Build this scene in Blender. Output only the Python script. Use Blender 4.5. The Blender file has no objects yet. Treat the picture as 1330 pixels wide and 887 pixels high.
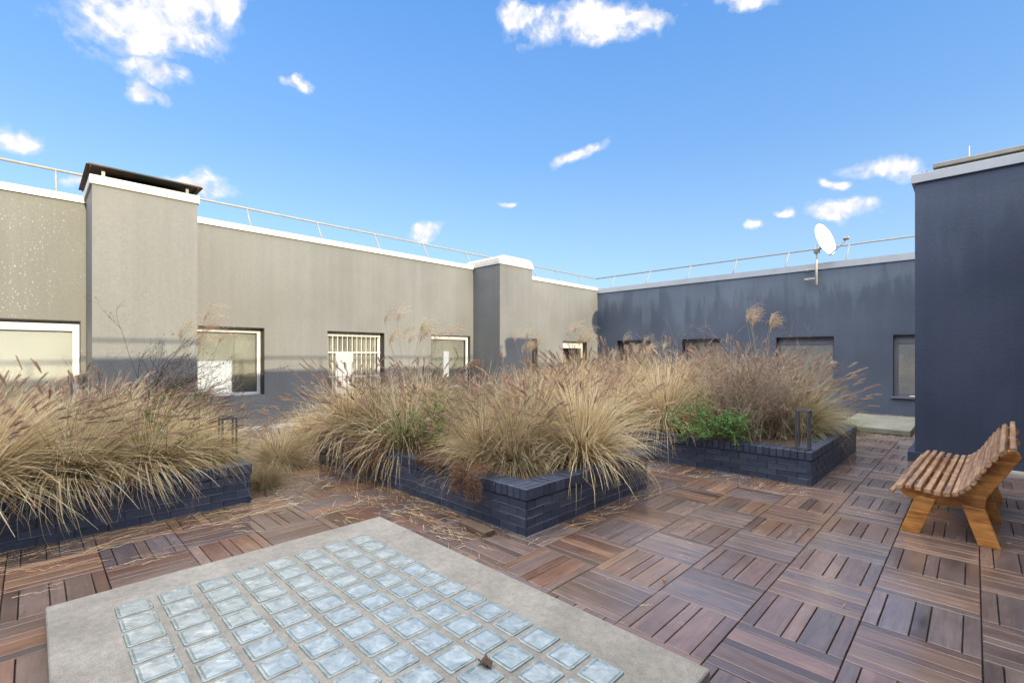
import bpy, math, random
from mathutils import Vector, Matrix, noise
R = math.radians
SC = bpy.context.scene
COL = SC.collection
random.seed(7)

# ------------------------------------------------------------------ materials
def newmat(name):
    m = bpy.data.materials.new(name); m.use_nodes = True
    nt = m.node_tree; nt.nodes.clear()
    out = nt.nodes.new('ShaderNodeOutputMaterial')
    return m, nt, out
def N(nt, kind, **kw):
    n = nt.nodes.new(kind)
    for k, v in kw.items():
        if k.startswith('i_'):
            key = k[2:].replace('_', ' ')
            n.inputs[key].default_value = v
        else: setattr(n, k, v)
    return n
def L(nt, a, b): nt.links.new(a, b)
def ramp(nt, stops, fac=None, interp='LINEAR'):
    n = nt.nodes.new('ShaderNodeValToRGB'); cr = n.color_ramp; cr.interpolation = interp
    while len(cr.elements) < len(stops): cr.elements.new(0.5)
    for e, (p, c) in zip(cr.elements, stops):
        e.position = p; e.color = (c[0], c[1], c[2], 1) if hasattr(c, '__len__') else (c, c, c, 1)
    if fac is not None: L(nt, fac, n.inputs[0])
    return n
def coords(nt, scale=(1,1,1), kind='Object'):
    tc = N(nt, 'ShaderNodeTexCoord'); mp = N(nt, 'ShaderNodeMapping')
    mp.inputs['Scale'].default_value = scale
    L(nt, tc.outputs[kind], mp.inputs['Vector']); return mp.outputs[0]
def noi(nt, vec, scale, detail=6, rough=.55, dist=0):
    n = N(nt, 'ShaderNodeTexNoise'); n.inputs['Scale'].default_value = scale
    n.inputs['Detail'].default_value = detail; n.inputs['Roughness'].default_value = rough
    n.inputs['Distortion'].default_value = dist
    L(nt, vec, n.inputs['Vector']); return n.outputs['Fac']
def mixc(nt, fac, a, b, mode='MIX'):
    n = N(nt, 'ShaderNodeMix', data_type='RGBA', blend_type=mode)
    for s, v in ((0, fac), (6, a), (7, b)):
        if hasattr(v, 'is_output') or isinstance(v, bpy.types.NodeSocket): L(nt, v, n.inputs[s])
        elif s == 0: n.inputs[0].default_value = v
        else: n.inputs[s].default_value = (v[0], v[1], v[2], 1)
    return n.outputs[2]
def bump(nt, h, strength, dist, prev=None):
    b = N(nt, 'ShaderNodeBump'); b.inputs['Strength'].default_value = strength
    b.inputs['Distance'].default_value = dist; L(nt, h, b.inputs['Height'])
    if prev is not None: L(nt, prev, b.inputs['Normal'])
    return b.outputs[0]
def mth(nt, op, a, b=None, c=None):
    n = N(nt, 'ShaderNodeMath', operation=op)
    for i, v in enumerate((a, b, c)):
        if v is None: continue
        if isinstance(v, bpy.types.NodeSocket): L(nt, v, n.inputs[i])
        else: n.inputs[i].default_value = v
    return n.outputs[0]
def principled(nt, out, col, rough=.6, metal=0, spec=.5, nrm=None):
    p = N(nt, 'ShaderNodeBsdfPrincipled')
    for key, v in (('Base Color', col), ('Roughness', rough), ('Metallic', metal), ('Specular IOR Level', spec)):
        if isinstance(v, bpy.types.NodeSocket): L(nt, v, p.inputs[key])
        elif key == 'Base Color': p.inputs[key].default_value = (v[0], v[1], v[2], 1)
        else: p.inputs[key].default_value = v
    if nrm is not None: L(nt, nrm, p.inputs['Normal'])
    L(nt, p.outputs[0], out.inputs[0]); return p

def simple(name, col, rough=.5, metal=0, var=.25, scale=8, bs=.0, spec=.5):
    m, nt, out = newmat(name); v = coords(nt)
    n = noi(nt, v, scale)
    r = ramp(nt, [(.25, [c*(1-var) for c in col]), (.75, [min(1, c*(1+var)) for c in col])], n)
    nr = bump(nt, noi(nt, v, scale*10), bs, .002) if bs else None
    principled(nt, out, r.outputs[0], rough, metal, spec, nr); return m

def wall_mat(name, base, speck=0.0, damp=0.0, rough=.62):
    m, nt, out = newmat(name); v = coords(nt)
    vs = coords(nt, (1.0, 1.0, .20)); vst = coords(nt, (3.5, 3.5, .10))
    big = noi(nt, v, .55, 4); streak = noi(nt, vst, 2.2, 6, .6); fine = noi(nt, v, 26, 6, .6)
    c = ramp(nt, [(.3, [x*.80 for x in base]), (.7, [x*1.16 for x in base])], big).outputs[0]
    sc = ramp(nt, [(.35, (.94,.94,.94)), (.68, (1.06,1.06,1.06))], streak).outputs[0]
    c = mixc(nt, .8, c, sc, 'MULTIPLY')
    c = mixc(nt, .5, c, ramp(nt, [(.3, (.84,.84,.84)), (.7, (1.15,1.15,1.15))], fine).outputs[0], 'MULTIPLY')
    if speck > 0:      # flaked and salt-bleached paint
        f = noi(nt, coords(nt, (1, 1, .7)), 38, 3, .55); g2 = noi(nt, v, 1.3, 3)
        k = mth(nt, 'MULTIPLY', ramp(nt, [(.615, 0.0), (.66, 1.0)], f).outputs[0], ramp(nt, [(.42, 0.0), (.6, 1.0)], g2).outputs[0])
        c = mixc(nt, mth(nt, 'MULTIPLY', k, speck), c, (.5, .47, .42))
    if damp > 0:       # damp tide marks with their own ragged vertical shapes
        d = noi(nt, vs, 1.5, 7, .62, .3)
        sep = N(nt, 'ShaderNodeSeparateXYZ'); L(nt, coords(nt), sep.inputs[0])
        d = mth(nt, 'ADD', d, mth(nt, 'MULTIPLY', mth(nt, 'SUBTRACT', 3.05, sep.outputs[2]), .17))
        k = ramp(nt, [(.43, 0.0), (.50, .75), (.60, 1.0)], d).outputs[0]
        c = mixc(nt, mth(nt, 'MULTIPLY', k, damp), mixc(nt, 1.0, c, (1.2, 1.22, 1.22), 'MULTIPLY'), mixc(nt, 1.0, c, (.70, .72, .80), 'MULTIPLY'))
    hb = noi(nt, coords(nt, (1, 1, 3.0)), 14, 5, .6)
    nr = bump(nt, hb, .28, .004, bump(nt, fine, .5, .003))
    principled(nt, out, c, ramp(nt, [(.3, rough-.1), (.7, rough+.15)], big).outputs[0], 0, .4, nr)
    return m

M = {}
M['wall_left'] = wall_mat('render_grey', (.108, .112, .120), .07, .10)
M['wall_speck'] = wall_mat('render_grey_speckled', (.100, .102, .102), .38, .1)
M['wall_far'] = wall_mat('render_slate', (.082, .102, .138), .0, .8, .5)
M['wall_tower'] = wall_mat('render_navy', (.038, .050, .084), .0, .5, .42)
M['white'] = simple('white_painted_metal', (.50, .49, .47), .5, 0, .14, 2.2)
M['white_cap'] = simple('white_lead_cap', (.46, .44, .42), .5, 0, .14, 7, .3)
M['grey_cap'] = simple('grey_painted_metal', (.34, .36, .40), .45, 0, .08, 3)
M['steel'] = simple('galvanised_steel', (.23, .215, .195), .6, .0, .15, 10)
M['dark'] = simple('black_paint', (.012, .012, .014), .5, 0, .3, 10)
M['shade_lining'] = simple('dark_reveal_shade', (.02, .02, .024), .6, 0, .3, 10)
M['frame_cream'] = simple('cream_window_frame', (.52, .54, .57), .4, 0, .06, 6)
M['frame_dark'] = simple('slate_window_frame', (.13, .135, .165), .4, 0, .1, 6)
M['blind'] = simple('pale_blind', (.60, .66, .76), .6, 0, .08, 1.5)
M['blind_olive'] = simple('olive_curtain', (.33, .36, .38), .7, 0, .25, 2.5)
M['red'] = simple('red_paint', (.55, .1, .05), .5, 0, .15, 6)
M['dish'] = simple('white_dish_paint', (.78, .77, .74), .35, 0, .04, 5)
M['soil'] = simple('dry_soil', (.06, .042, .028), .95, 0, .5, 30, .9)
M['ground'] = simple('roof_gravel', (.2, .19, .18), .9, 0, .3, .5, .4)
M['black_metal'] = simple('lantern_iron', (.06, .065, .075), .5, .3, .3, 30)
M['pebble'] = simple('pale_stone', (.6, .57, .5), .8, 0, .1, 30)
M['leafdark'] = simple('dead_leaf_brown', (.05, .025, .018), .7, 0, .5, 60)

def glow(name, col, s):
    m, nt, out = newmat(name)
    n = noi(nt, coords(nt, (1, 1, .5)), 3, 4)
    e = N(nt, 'ShaderNodeEmission'); e.inputs[1].default_value = s
    L(nt, ramp(nt, [(.3, [c*.75 for c in col]), (.7, col)], n).outputs[0], e.inputs[0]); L(nt, e.outputs[0], out.inputs[0]); return m
M['glow'] = glow('glowing_window_panel', (.96, .95, .90), .68)  # emissive colour stands in for daylight behind the left windows
M['glow_far'] = glow('glowing_hazy_panel', (.5, .52, .55), .2)  # emissive grey stands in for the pale brightness of the far panes

def glass_mat(name, fac=.25, rough=.03, tint=(.93, .93, .91)):
    m, nt, out = newmat(name)
    t = N(nt, 'ShaderNodeBsdfTransparent'); t.inputs[0].default_value = (*tint, 1)
    g = N(nt, 'ShaderNodeBsdfGlossy'); g.inputs['Roughness'].default_value = rough
    L(nt, bump(nt, noi(nt, coords(nt), 1.5, 2), .15, .02), g.inputs['Normal'])
    fr = N(nt, 'ShaderNodeFresnel'); fr.inputs[0].default_value = 1.5
    f = mth(nt, 'ADD', mth(nt, 'MULTIPLY', fr.outputs[0], 1.2), fac*.4)
    mx = N(nt, 'ShaderNodeMixShader'); L(nt, f, mx.inputs[0]); L(nt, t.outputs[0], mx.inputs[1]); L(nt, g.outputs[0], mx.inputs[2])
    L(nt, mx.outputs[0], out.inputs[0]); return m
M['glass'] = glass_mat('window_glass')

def cowl_mat():
    m, nt, out = newmat('rusty_cowl'); v = coords(nt)
    k = ramp(nt, [(.45, 0.0), (.6, 1.0)], noi(nt, v, 2.5, 6)).outputs[0]
    principled(nt, out, mixc(nt, mth(nt, 'MULTIPLY', k, .35), (.035, .04, .036), (.22, .07, .03)), .75, 0, .3); return m
M['cowl'] = cowl_mat()
def rustcap():
    m, nt, out = newmat('white_cap_rust_runs'); v = coords(nt)
    sep = N(nt, 'ShaderNodeSeparateXYZ'); L(nt, v, sep.inputs[0])
    st = noi(nt, coords(nt, (1, 9, .4)), 3, 3)
    win = ramp(nt, [(.0, 0.0), (.35, 1.0), (.65, 1.0), (1, 0.0)], mth(nt, 'MULTIPLY', mth(nt, 'SUBTRACT', sep.outputs[1], .55), 2.6)).outputs[0]
    k = mth(nt, 'MULTIPLY', ramp(nt, [(.56, 0.0), (.66, 1.0)], st).outputs[0], win)
    principled(nt, out, mixc(nt, k, (.48, .46, .43), (.34, .13, .03)), .5); return m
M['rustcap'] = rustcap()

def brick_mat():
    m, nt, out = newmat('navy_painted_brick'); v = coords(nt)
    at = N(nt, 'ShaderNodeAttribute', attribute_name='col')
    f = noi(nt, v, 45, 6, .65)
    c = mixc(nt, .8, at.outputs['Color'], ramp(nt, [(.3, (.7,.7,.7)), (.7, (1.3,1.3,1.3))], f).outputs[0], 'MULTIPLY')
    worn = ramp(nt, [(.63, 0.0), (.72, 1.0)], noi(nt, v, 9, 7, .7)).outputs[0]
    c = mixc(nt, mth(nt, 'MULTIPLY', worn, .5), c, (.13, .14, .17))
    nr = bump(nt, noi(nt, v, 60, 5), .6, .004, bump(nt, noi(nt, v, 12, 3), .4, .01))
    principled(nt, out, c, .42, 0, .5, nr); return m
M['brick'] = brick_mat()

def deck_mat():
    m, nt, out = newmat('weathered_hardwood_deck')
    at = N(nt, 'ShaderNodeAttribute', attribute_name='gc')          # x along grain, y across, z board id
    cc = N(nt, 'ShaderNodeAttribute', attribute_name='col')
    mp = N(nt, 'ShaderNodeMapping'); mp.inputs['Scale'].default_value = (2.0, 30, 1); L(nt, at.outputs['Vector'], mp.inputs[0])
    mp2 = N(nt, 'ShaderNodeMapping'); mp2.inputs['Scale'].default_value = (3.0, 7, 1); L(nt, at.outputs['Vector'], mp2.inputs[0])
    g = noi(nt, mp.outputs[0], 1.0, 6, .65, .6); b = noi(nt, mp2.outputs[0], 1.0, 4, .6, .5)
    c = mixc(nt, .9, cc.outputs['Color'], ramp(nt, [(.28, (.66,.62,.60)), (.5, (1.02,.98,.95)), (.75, (1.32,1.26,1.2))], g).outputs[0], 'MULTIPLY')
    c = mixc(nt, .8, c, ramp(nt, [(.3, (.66,.63,.62)), (.7, (1.3,1.26,1.22))], b).outputs[0], 'MULTIPLY')
    v = coords(nt)
    w = noi(nt, v, .9, 5, .6)                                       # silvered weathering in patches
    c = mixc(nt, mth(nt, 'MULTIPLY', ramp(nt, [(.42, 0.0), (.62, 1.0)], w).outputs[0], .28), c, (.17, .14, .14))
    dirt = noi(nt, v, 7, 6, .7)
    c = mixc(nt, mth(nt, 'MULTIPLY', ramp(nt, [(.6, 0.0), (.75, 1.0)], dirt).outputs[0], .35), c, (.05, .035, .028))
    ro = ramp(nt, [(.3, .12), (.7, .32)], mth(nt, 'ADD', mth(nt, 'MULTIPLY', w, .6), mth(nt, 'MULTIPLY', b, .4))).outputs[0]
    nr = bump(nt, g, .35, .0015, bump(nt, b, .3, .004))
    p = principled(nt, out, c, ro, 0, .6, nr); p.inputs['Coat Weight'].default_value = .35; p.inputs['Coat Roughness'].default_value = .16; return m
M['deck'] = deck_mat()

def concrete_mat(name, a, b):
    m, nt, out = newmat(name); v = coords(nt)
    f = noi(nt, v, 140, 3, .7); g = noi(nt, v, 3.5, 7, .6); h = noi(nt, v, 22, 5, .7)
    c = ramp(nt, [(.3, a), (.7, b)], g).outputs[0]
    c = mixc(nt, .75, c, ramp(nt, [(.3, (.62,.62,.62)), (.5, (1,1,1)), (.72, (1.35,1.33,1.3))], f).outputs[0], 'MULTIPLY')
    c = mixc(nt, .5, c, ramp(nt, [(.33, (.60,.60,.61)), (.6, (1.14,1.13,1.12))], h).outputs[0], 'MULTIPLY')
    principled(nt, out, c, .85, 0, .3, bump(nt, f, .5, .003)); return m
M['concrete'] = concrete_mat('fine_aggregate_concrete', (.165, .153, .14), (.245, .232, .215))
M['old_concrete'] = concrete_mat('mossy_concrete', (.14, .15, .12), (.25, .24, .21))

def block_mat():
    m, nt, out = newmat('cast_glass_block'); 
    at = N(nt, 'ShaderNodeAttribute', attribute_name='gc')
    v = at.outputs['Vector']
    n1 = noi(nt, v, 9, 3, .5, 1.2); n2 = noi(nt, v, 30, 3, .5, .5)
    nr = bump(nt, n1, .55, .03, bump(nt, n2, .3, .004))
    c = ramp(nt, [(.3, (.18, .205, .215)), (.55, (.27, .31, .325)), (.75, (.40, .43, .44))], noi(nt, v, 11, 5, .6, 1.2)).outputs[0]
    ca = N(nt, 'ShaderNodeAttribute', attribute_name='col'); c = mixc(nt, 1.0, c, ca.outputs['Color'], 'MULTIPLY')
    p = principled(nt, out, c, .07, 0, .5, nr); p.inputs['IOR'].default_value = 1.7
    p.inputs['Coat Weight'].default_value = .8; p.inputs['Coat Roughness'].default_value = .05; return m
M['block'] = block_mat()

def veg_mat(name, trans=.3, rough=.6, var=.25):
    m, nt, out = newmat(name)
    at = N(nt, 'ShaderNodeAttribute', attribute_name='col')
    inf = N(nt, 'ShaderNodeObjectInfo')
    rr = ramp(nt, [(0, (1-var, 1-var, 1-var)), (1, (1+var*.6, 1+var*.6, 1+var*.6))], inf.outputs['Random']).outputs[0]
    c = mixc(nt, 1.0, at.outputs['Color'], rr, 'MULTIPLY')
    d = N(nt, 'ShaderNodeBsdfPrincipled'); L(nt, c, d.inputs['Base Color']); d.inputs['Roughness'].default_value = rough
    d.inputs['Specular IOR Level'].default_value = .3
    t = N(nt, 'ShaderNodeBsdfTranslucent'); L(nt, c, t.inputs[0])
    mx = N(nt, 'ShaderNodeMixShader'); mx.inputs[0].default_value = trans
    L(nt, d.outputs[0], mx.inputs[1]); L(nt, t.outputs[0], mx.inputs[2]); L(nt, mx.outputs[0], out.inputs[0]); return m
M['blade'] = veg_mat('dry_grass_blade', .42, .55, .34)
M['plume'] = veg_mat('grass_seed_head', .4, .8)
M['leaf'] = veg_mat('small_leaf', .3, .5, .1)
M['twig'] = veg_mat('dry_twig', 0.05, .8, .1)

def wood_mat(name, c0, c1, sc, rough, along=(2, 30, 30)):
    m, nt, out = newmat(name); v = coords(nt, along)
    g = noi(nt, v, sc, 6, .6, .8); k = noi(nt, coords(nt), 5, 4)
    c = ramp(nt, [(.3, c0), (.7, c1)], g).outputs[0]
    c = mixc(nt, .7, c, ramp(nt, [(.35, (.55,.45,.38)), (.6, (1.1,1.1,1.1))], k).outputs[0], 'MULTIPLY')
    principled(nt, out, c, rough, 0, .5, bump(nt, g, .3, .002)); return m
M['honey'] = wood_mat('varnished_honey_wood', (.24, .075, .014), (.64, .33, .10), .9, .3, (3, 3, 26))
M['slat'] = wood_mat('weathered_slat_wood', (.16, .085, .05), (.44, .29, .19), .8, .4, (26, 1.5, 26))

# ------------------------------------------------------------------ mesh builder
class MB:
    def __init__(s): s.v=[]; s.f=[]; s.c=[]; s.g=[]
    def add(s, vs, fs, col=None, gc=None):
        o=len(s.v); s.v.extend(vs)
        for i, f in enumerate(fs):
            s.f.append(tuple(a+o for a in f)); s.c.append(col or (1,1,1))
            if gc is not None: s.g.append([gc[a] for a in f])
    def box(s, x0,x1,y0,y1,z0,z1, col=None, jit=0):
        vs=[(x,y,z) for z in (z0,z1) for y in (y0,y1) for x in (x0,x1)]
        if jit: vs=[(a+random.uniform(-jit,jit), b+random.uniform(-jit,jit), c+random.uniform(-jit,jit)) for a,b,c in vs]
        s.add(vs, [(0,2,3,1),(4,5,7,6),(0,1,5,4),(2,6,7,3),(0,4,6,2),(1,3,7,5)], col)
    def cbox(s, x0,x1,y0,y1,z0,z1, ch=.004, col=None, jit=0):
        """box with chamfered edges on all sides"""
        vs=[];
        def q(a): 
            return tuple(t+random.uniform(-jit,jit) for t in a) if jit else a
        X=(x0,x1);Y=(y0,y1);Z=(z0,z1); sg=(1,-1)
        idx={}
        for i in (0,1):
            for j in (0,1):
                for k in (0,1):
                    d=q((0,0,0))
                    for ax in range(3):
                        p=[X[i]+ch*sg[i], Y[j]+ch*sg[j], Z[k]+ch*sg[k]]
                        p[ax]=(X,Y,Z)[ax][(i,j,k)[ax]]
                        idx[(i,j,k,ax)]=len(vs); vs.append((p[0]+d[0],p[1]+d[1],p[2]+d[2]))
        F=[]
        for k in (0,1):
            F.append([idx[a] for a in ((0,0,k,2),(1,0,k,2),(1,1,k,2),(0,1,k,2))][::1 if k else -1])
            F.append([idx[a] for a in ((0,k,0,1),(0,k,1,1),(1,k,1,1),(1,k,0,1))][::1 if k else -1])
            F.append([idx[a] for a in ((k,0,0,0),(k,1,0,0),(k,1,1,0),(k,0,1,0))][::1 if k else -1])
        for a in (0,1):
            for b in (0,1):
                F.append([idx[(0,a,b,1)],idx[(1,a,b,1)],idx[(1,a,b,2)],idx[(0,a,b,2)]])
                F.append([idx[(a,0,b,0)],idx[(a,1,b,0)],idx[(a,1,b,2)],idx[(a,0,b,2)]])
                F.append([idx[(a,b,0,0)],idx[(a,b,1,0)],idx[(a,b,1,1)],idx[(a,b,0,1)]])
                for c in (0,1): pass
        for i in (0,1):
            for j in (0,1):
                for k in (0,1): F.append([idx[(i,j,k,0)],idx[(i,j,k,1)],idx[(i,j,k,2)]])
        s.add(vs,F,col)
    def tube(s, pts, rads, n=8, col=None, cap=True):
        pts=[Vector(p) for p in pts]
        if not hasattr(rads,'__len__'): rads=[rads]*len(pts)
        o=[]; ref=None
        for i,p in enumerate(pts):
            t=(pts[min(i+1,len(pts)-1)]-pts[max(i-1,0)])
            if t.length<1e-9: t=Vector((0,0,1))
            t.normalize()
            if ref is None: ref = t.orthogonal().normalized()
            ref=(ref-t*ref.dot(t))
            if ref.length<1e-6: ref=t.orthogonal()
            ref.normalize(); b=t.cross(ref)
            for k in range(n):
                a=2*math.pi*k/n; o.append(tuple(p+(ref*math.cos(a)+b*math.sin(a))*rads[i]))
        F=[(i*n+k, i*n+(k+1)%n, (i+1)*n+(k+1)%n, (i+1)*n+k) for i in range(len(pts)-1) for k in range(n)]
        if cap: F+= [tuple(range(n))[::-1], tuple((len(pts)-1)*n+k for k in range(n))]
        s.add(o,F,col)
    def prism(s, poly, axis, a0, a1, col=None, skew=0):
        """poly in the two other axes extruded along axis"""
        n=len(poly); vs=[]
        for a in (a0,a1):
            for p,q in poly:
                vs.append({'x':(a,p,q),'y':(p,a,q),'z':(p,q,a)}[axis])
        F=[tuple(range(n)), tuple(range(n,2*n))[::-1]]+[(i,i+n,(i+1)%n+n,(i+1)%n) for i in range(n)]
        s.add(vs,F,col)
    def build(s, name, mat, parent=None, loc=(0,0,0), smooth=False, rot=None):
        me=bpy.data.meshes.new(name)
        vs=s.v if loc==(0,0,0) else [(a-loc[0],b-loc[1],c-loc[2]) for a,b,c in s.v]
        me.from_pydata(vs,[],s.f)
        a=me.attributes.new('col','FLOAT_COLOR','FACE')
        flat=[]
        for c in s.c: flat+= [c[0],c[1],c[2],1]
        a.data.foreach_set('color',flat)
        if s.g:
            g=me.attributes.new('gc','FLOAT_VECTOR','CORNER'); fl=[]
            for f in s.g:
                for q in f: fl+=q
            g.data.foreach_set('vector',fl)
        if smooth: me.polygons.foreach_set('use_smooth',[True]*len(me.polygons))
        me.materials.append(mat); me.update()
        o=bpy.data.objects.new(name,me); COL.objects.link(o)
        if parent is not None: o.parent=parent
        else: o.location=loc
        return o
def fixn(o):
    import bmesh
    bm=bmesh.new(); bm.from_mesh(o.data); bmesh.ops.recalc_face_normals(bm,faces=bm.faces); bm.to_mesh(o.data); bm.free(); return o
def tag(o,label=None,cat=None,group=None,kind=None):
    if label: o['label']=label
    if cat: o['category']=cat
    if group: o['group']=group
    if kind: o['kind']=kind
    return o
def empty(name,loc,label,cat,group=None):
    e=bpy.data.objects.new(name,None); COL.objects.link(e); e.location=loc; e.empty_display_size=.1
    return tag(e,label,cat,group)
def copy_tree(o, loc, rz, sc, label, group=None):
    r=o.copy(); COL.objects.link(r); r.location=loc; r.rotation_euler=(0,0,rz); r.scale=sc
    r['label']=label
    if group: r['group']=group
    for ch in list(o.children):
        c=ch.copy(); COL.objects.link(c); c.parent=r
    return r
def bxo(name,mat,par,loc,*b):
    m=MB()
    for q in b: m.box(*q)
    return m.build(name,mat,par,loc)

# ------------------------------------------------------------------ deck
PT=.488; X0=.03; Y0=2.80
gr=MB(); gr.box(-400,400,-400,400,-.5,-.06)
tag(gr.build('ground',M['ground']),kind='structure')
PAL=[(.19,.108,.082),(.14,.083,.068),(.25,.15,.10),(.11,.075,.068),(.165,.12,.112),(.20,.15,.14),(.13,.11,.128),(.20,.115,.085),(.29,.185,.115),(.155,.125,.138)]
db=MB(); bid=0
wid=[.067,.129,.067,.129,.067]; gap=(PT-sum(wid))/5
for ix in range(-23,3):
    for iy in range(-13,26):
        tx=X0+ix*PT; ty=Y0+iy*PT
        if tx<-10.4 or ty+PT>15.6: continue
        along_y = (ix+iy)%2==0
        tb=random.random(); near=(tx>-4.2 and ty>1.8)
        fam=random.choice([(0,1,3,7,2),(3,4,6,9,5),(0,4,7,2,8),(4,5,6,9,3)]) if near else random.choice([(1,3,0,4,6),(2,8,0,7,5),(3,6,4,1,9)])
        off=gap/2
        for w in wid:
            c=PAL[random.choice(fam)]; k=random.uniform(.50,.88); wm=max(0,min(.5,(tx+3.4)*.22)); c=tuple((x*(1-wm)+g_*wm)*k for x,g_ in zip(c,(.172,.130,.122))); bid+=1
            if along_y: x0,x1,y0,y1=tx+off,tx+off+w,ty+.003,ty+PT-.003
            else: x0,x1,y0,y1=tx+.003,tx+PT-.003,ty+off,ty+off+w
            off+=w+gap
            zt=random.uniform(-.0012,.0012); ch=.0022
            tl=[random.uniform(-.0008,.0008) for _ in range(4)]
            vs=[(x0+ch,y0+ch,zt+tl[0]),(x1-ch,y0+ch,zt+tl[1]),(x1-ch,y1-ch,zt+tl[2]),(x0+ch,y1-ch,zt+tl[3]),
                (x0,y0,zt-ch),(x1,y0,zt-ch),(x1,y1,zt-ch),(x0,y1,zt-ch),(x0,y0,-.03),(x1,y0,-.03),(x1,y1,-.03),(x0,y1,-.03)]
            fs=[(0,1,2,3)]+[(4+i,4+(i+1)%4,(i+1)%4,i) for i in range(4)]+[(8+i,8+(i+1)%4,4+(i+1)%4,4+i) for i in range(4)]
            gc=[((b,a) if along_y else (a,b)) for a,b,_ in vs]; gc=[(p+bid*3.71%50,q+bid*1.37%50,bid*.77%40) for p,q in gc]
            db.add(vs,fs,c,gc)
tag(db.build('deck',M['deck']),kind='structure')
bs=MB(); bs.box(-10.29,8,-4,15.19,-.055,-.031); tag(bs.build('deck_base',M['shade_lining']),kind='structure')

# ------------------------------------------------------------------ buildings
def wall_boxes(m, ax, p0, p1, a0, a1, z0, z1, ops):
    """ax 'x': wall whose face is x=const between p0,p1, running along y"""
    def bx(s0,s1,q0,q1):
        if s1-s0<1e-4 or q1-q0<1e-4: return
        if ax=='x': m.box(p0,p1,s0,s1,q0,q1)
        else: m.box(s0,s1,p0,p1,q0,q1)
    cur=a0
    for (s0,s1,q0,q1) in sorted(ops):
        bx(cur,s0,z0,z1); bx(s0,s1,z0,q0); bx(s0,s1,q1,z1); cur=s1
    bx(cur,a1,z0,z1)

def window(par, loc, ax, face, s0, s1, q0, q1, fmat, panel, depth=.2, fr=.06, top=None, extra=None, mull=(), out=1, shade_lining=True):
    """face: coordinate of wall face; out=+1 opening looks to + of axis (x walls) / -1 looks to -y"""
    d=-out
    def P(m,a0,a1,dp0,dp1,z0,z1):
        p,q=face+d*dp0, face+d*dp1
        if p>q: p,q=q,p
        if ax=='x': m.box(p,q,a0,a1,z0,z1)
        else: m.box(a0,a1,p,q,z0,z1)
    m=MB(); t=top or fr
    P(m,s0,s0+fr,depth,depth+.06,q0,q1); P(m,s1-fr,s1,depth,depth+.06,q0,q1)
    P(m,s0+fr,s1-fr,depth,depth+.06,q1-t,q1); P(m,s0+fr,s1-fr,depth,depth+.06,q0,q0+fr)
    for mu in mull: P(m,mu-.02,mu+.02,depth,depth+.058,q0+fr,q1-t)
    i=.02
    P(m,s0+fr,s0+fr+i,depth+.015,depth+.05,q0+fr,q1-t); P(m,s1-fr-i,s1-fr,depth+.015,depth+.05,q0+fr,q1-t)
    P(m,s0+fr+i,s1-fr-i,depth+.015,depth+.05,q1-t-i,q1-t)
    w=m.build('window',fmat,par,loc)
    g=MB(); P(g,s0+fr,s1-fr,depth+.03,depth+.036,q0+fr,q1-t); go=g.build('pane',M['glass'],w)
    go.data.transform(Matrix.Translation((-loc[0],-loc[1],-loc[2])))
    b=MB(); P(b,s0+.001,s1-.001,depth+.11,depth+.12,q0,q1); bo=b.build('blind',panel,w); bo.data.transform(Matrix.Translation((-loc[0],-loc[1],-loc[2])))
    if shade_lining:
        l=MB(); P(l,s0,s1,.004,depth,q1-.012,q1+.001); P(l,s1-.012,s1+.001,.004,depth,q0,q1-.012); P(l,s0-.001,s0+.012,.004,depth,q0,q1-.012)  # near-black strips deepen the shade of the reveal head and jambs
        lo=l.build('shade_lining',M['shade_lining'],w); lo.data.transform(Matrix.Translation((-loc[0],-loc[1],-loc[2])))
    if extra:
        for (nm,mt,a0,a1,d0,d1,z0,z1) in extra:
            e=MB(); P(e,a0,a1,d0,d1,z0,z1); eo=e.build(nm,mt,w); eo.data.transform(Matrix.Translation((-loc[0],-loc[1],-loc[2])))
    return w

WX=-10.3; FY=15.2; HT=3.95
BL=(-10.3,4,0)
lb=empty('building',BL,'long grey rendered building with piers and white coping, sunlit above its windows','building')
m=MB()
ops=[(2.12,3.32,.70,2.05),(4.62,6.05,.5,2.04),(7.44,8.80,.6,2.04),(10.3,11.72,.5,2.03),(13.05,14.5,.6,1.99)]
wall_boxes(m,'x',WX-.35,WX,1.95,15.19,0,HT,ops); m.build('wall',M['wall_left'],lb,BL)
m=MB(); wall_boxes(m,'x',WX-.35,WX,-7,.62,0,HT,[(-2.6,.56,.5,2.05)]); m.build('wall',M['wall_speck'],lb,BL)['label']='speckled wall bay left of the capped pier'
bxo('roof',M['shade_lining'],lb,BL,(-15,WX-.35,-7,15.19,3.6,3.9),(-15,-14.7,-7,15.19,0,3.6),(-14.7,WX-.35,-7,-6.7,0,3.6))
bxo('coping',M['white'],lb,BL,(WX-.45,WX+.035,-7,.62,HT,HT+.11),(WX-.45,WX+.035,1.93,8.91,HT,HT+.11),(WX-.45,WX+.035,10.24,15.16,HT,HT+.11))
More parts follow.
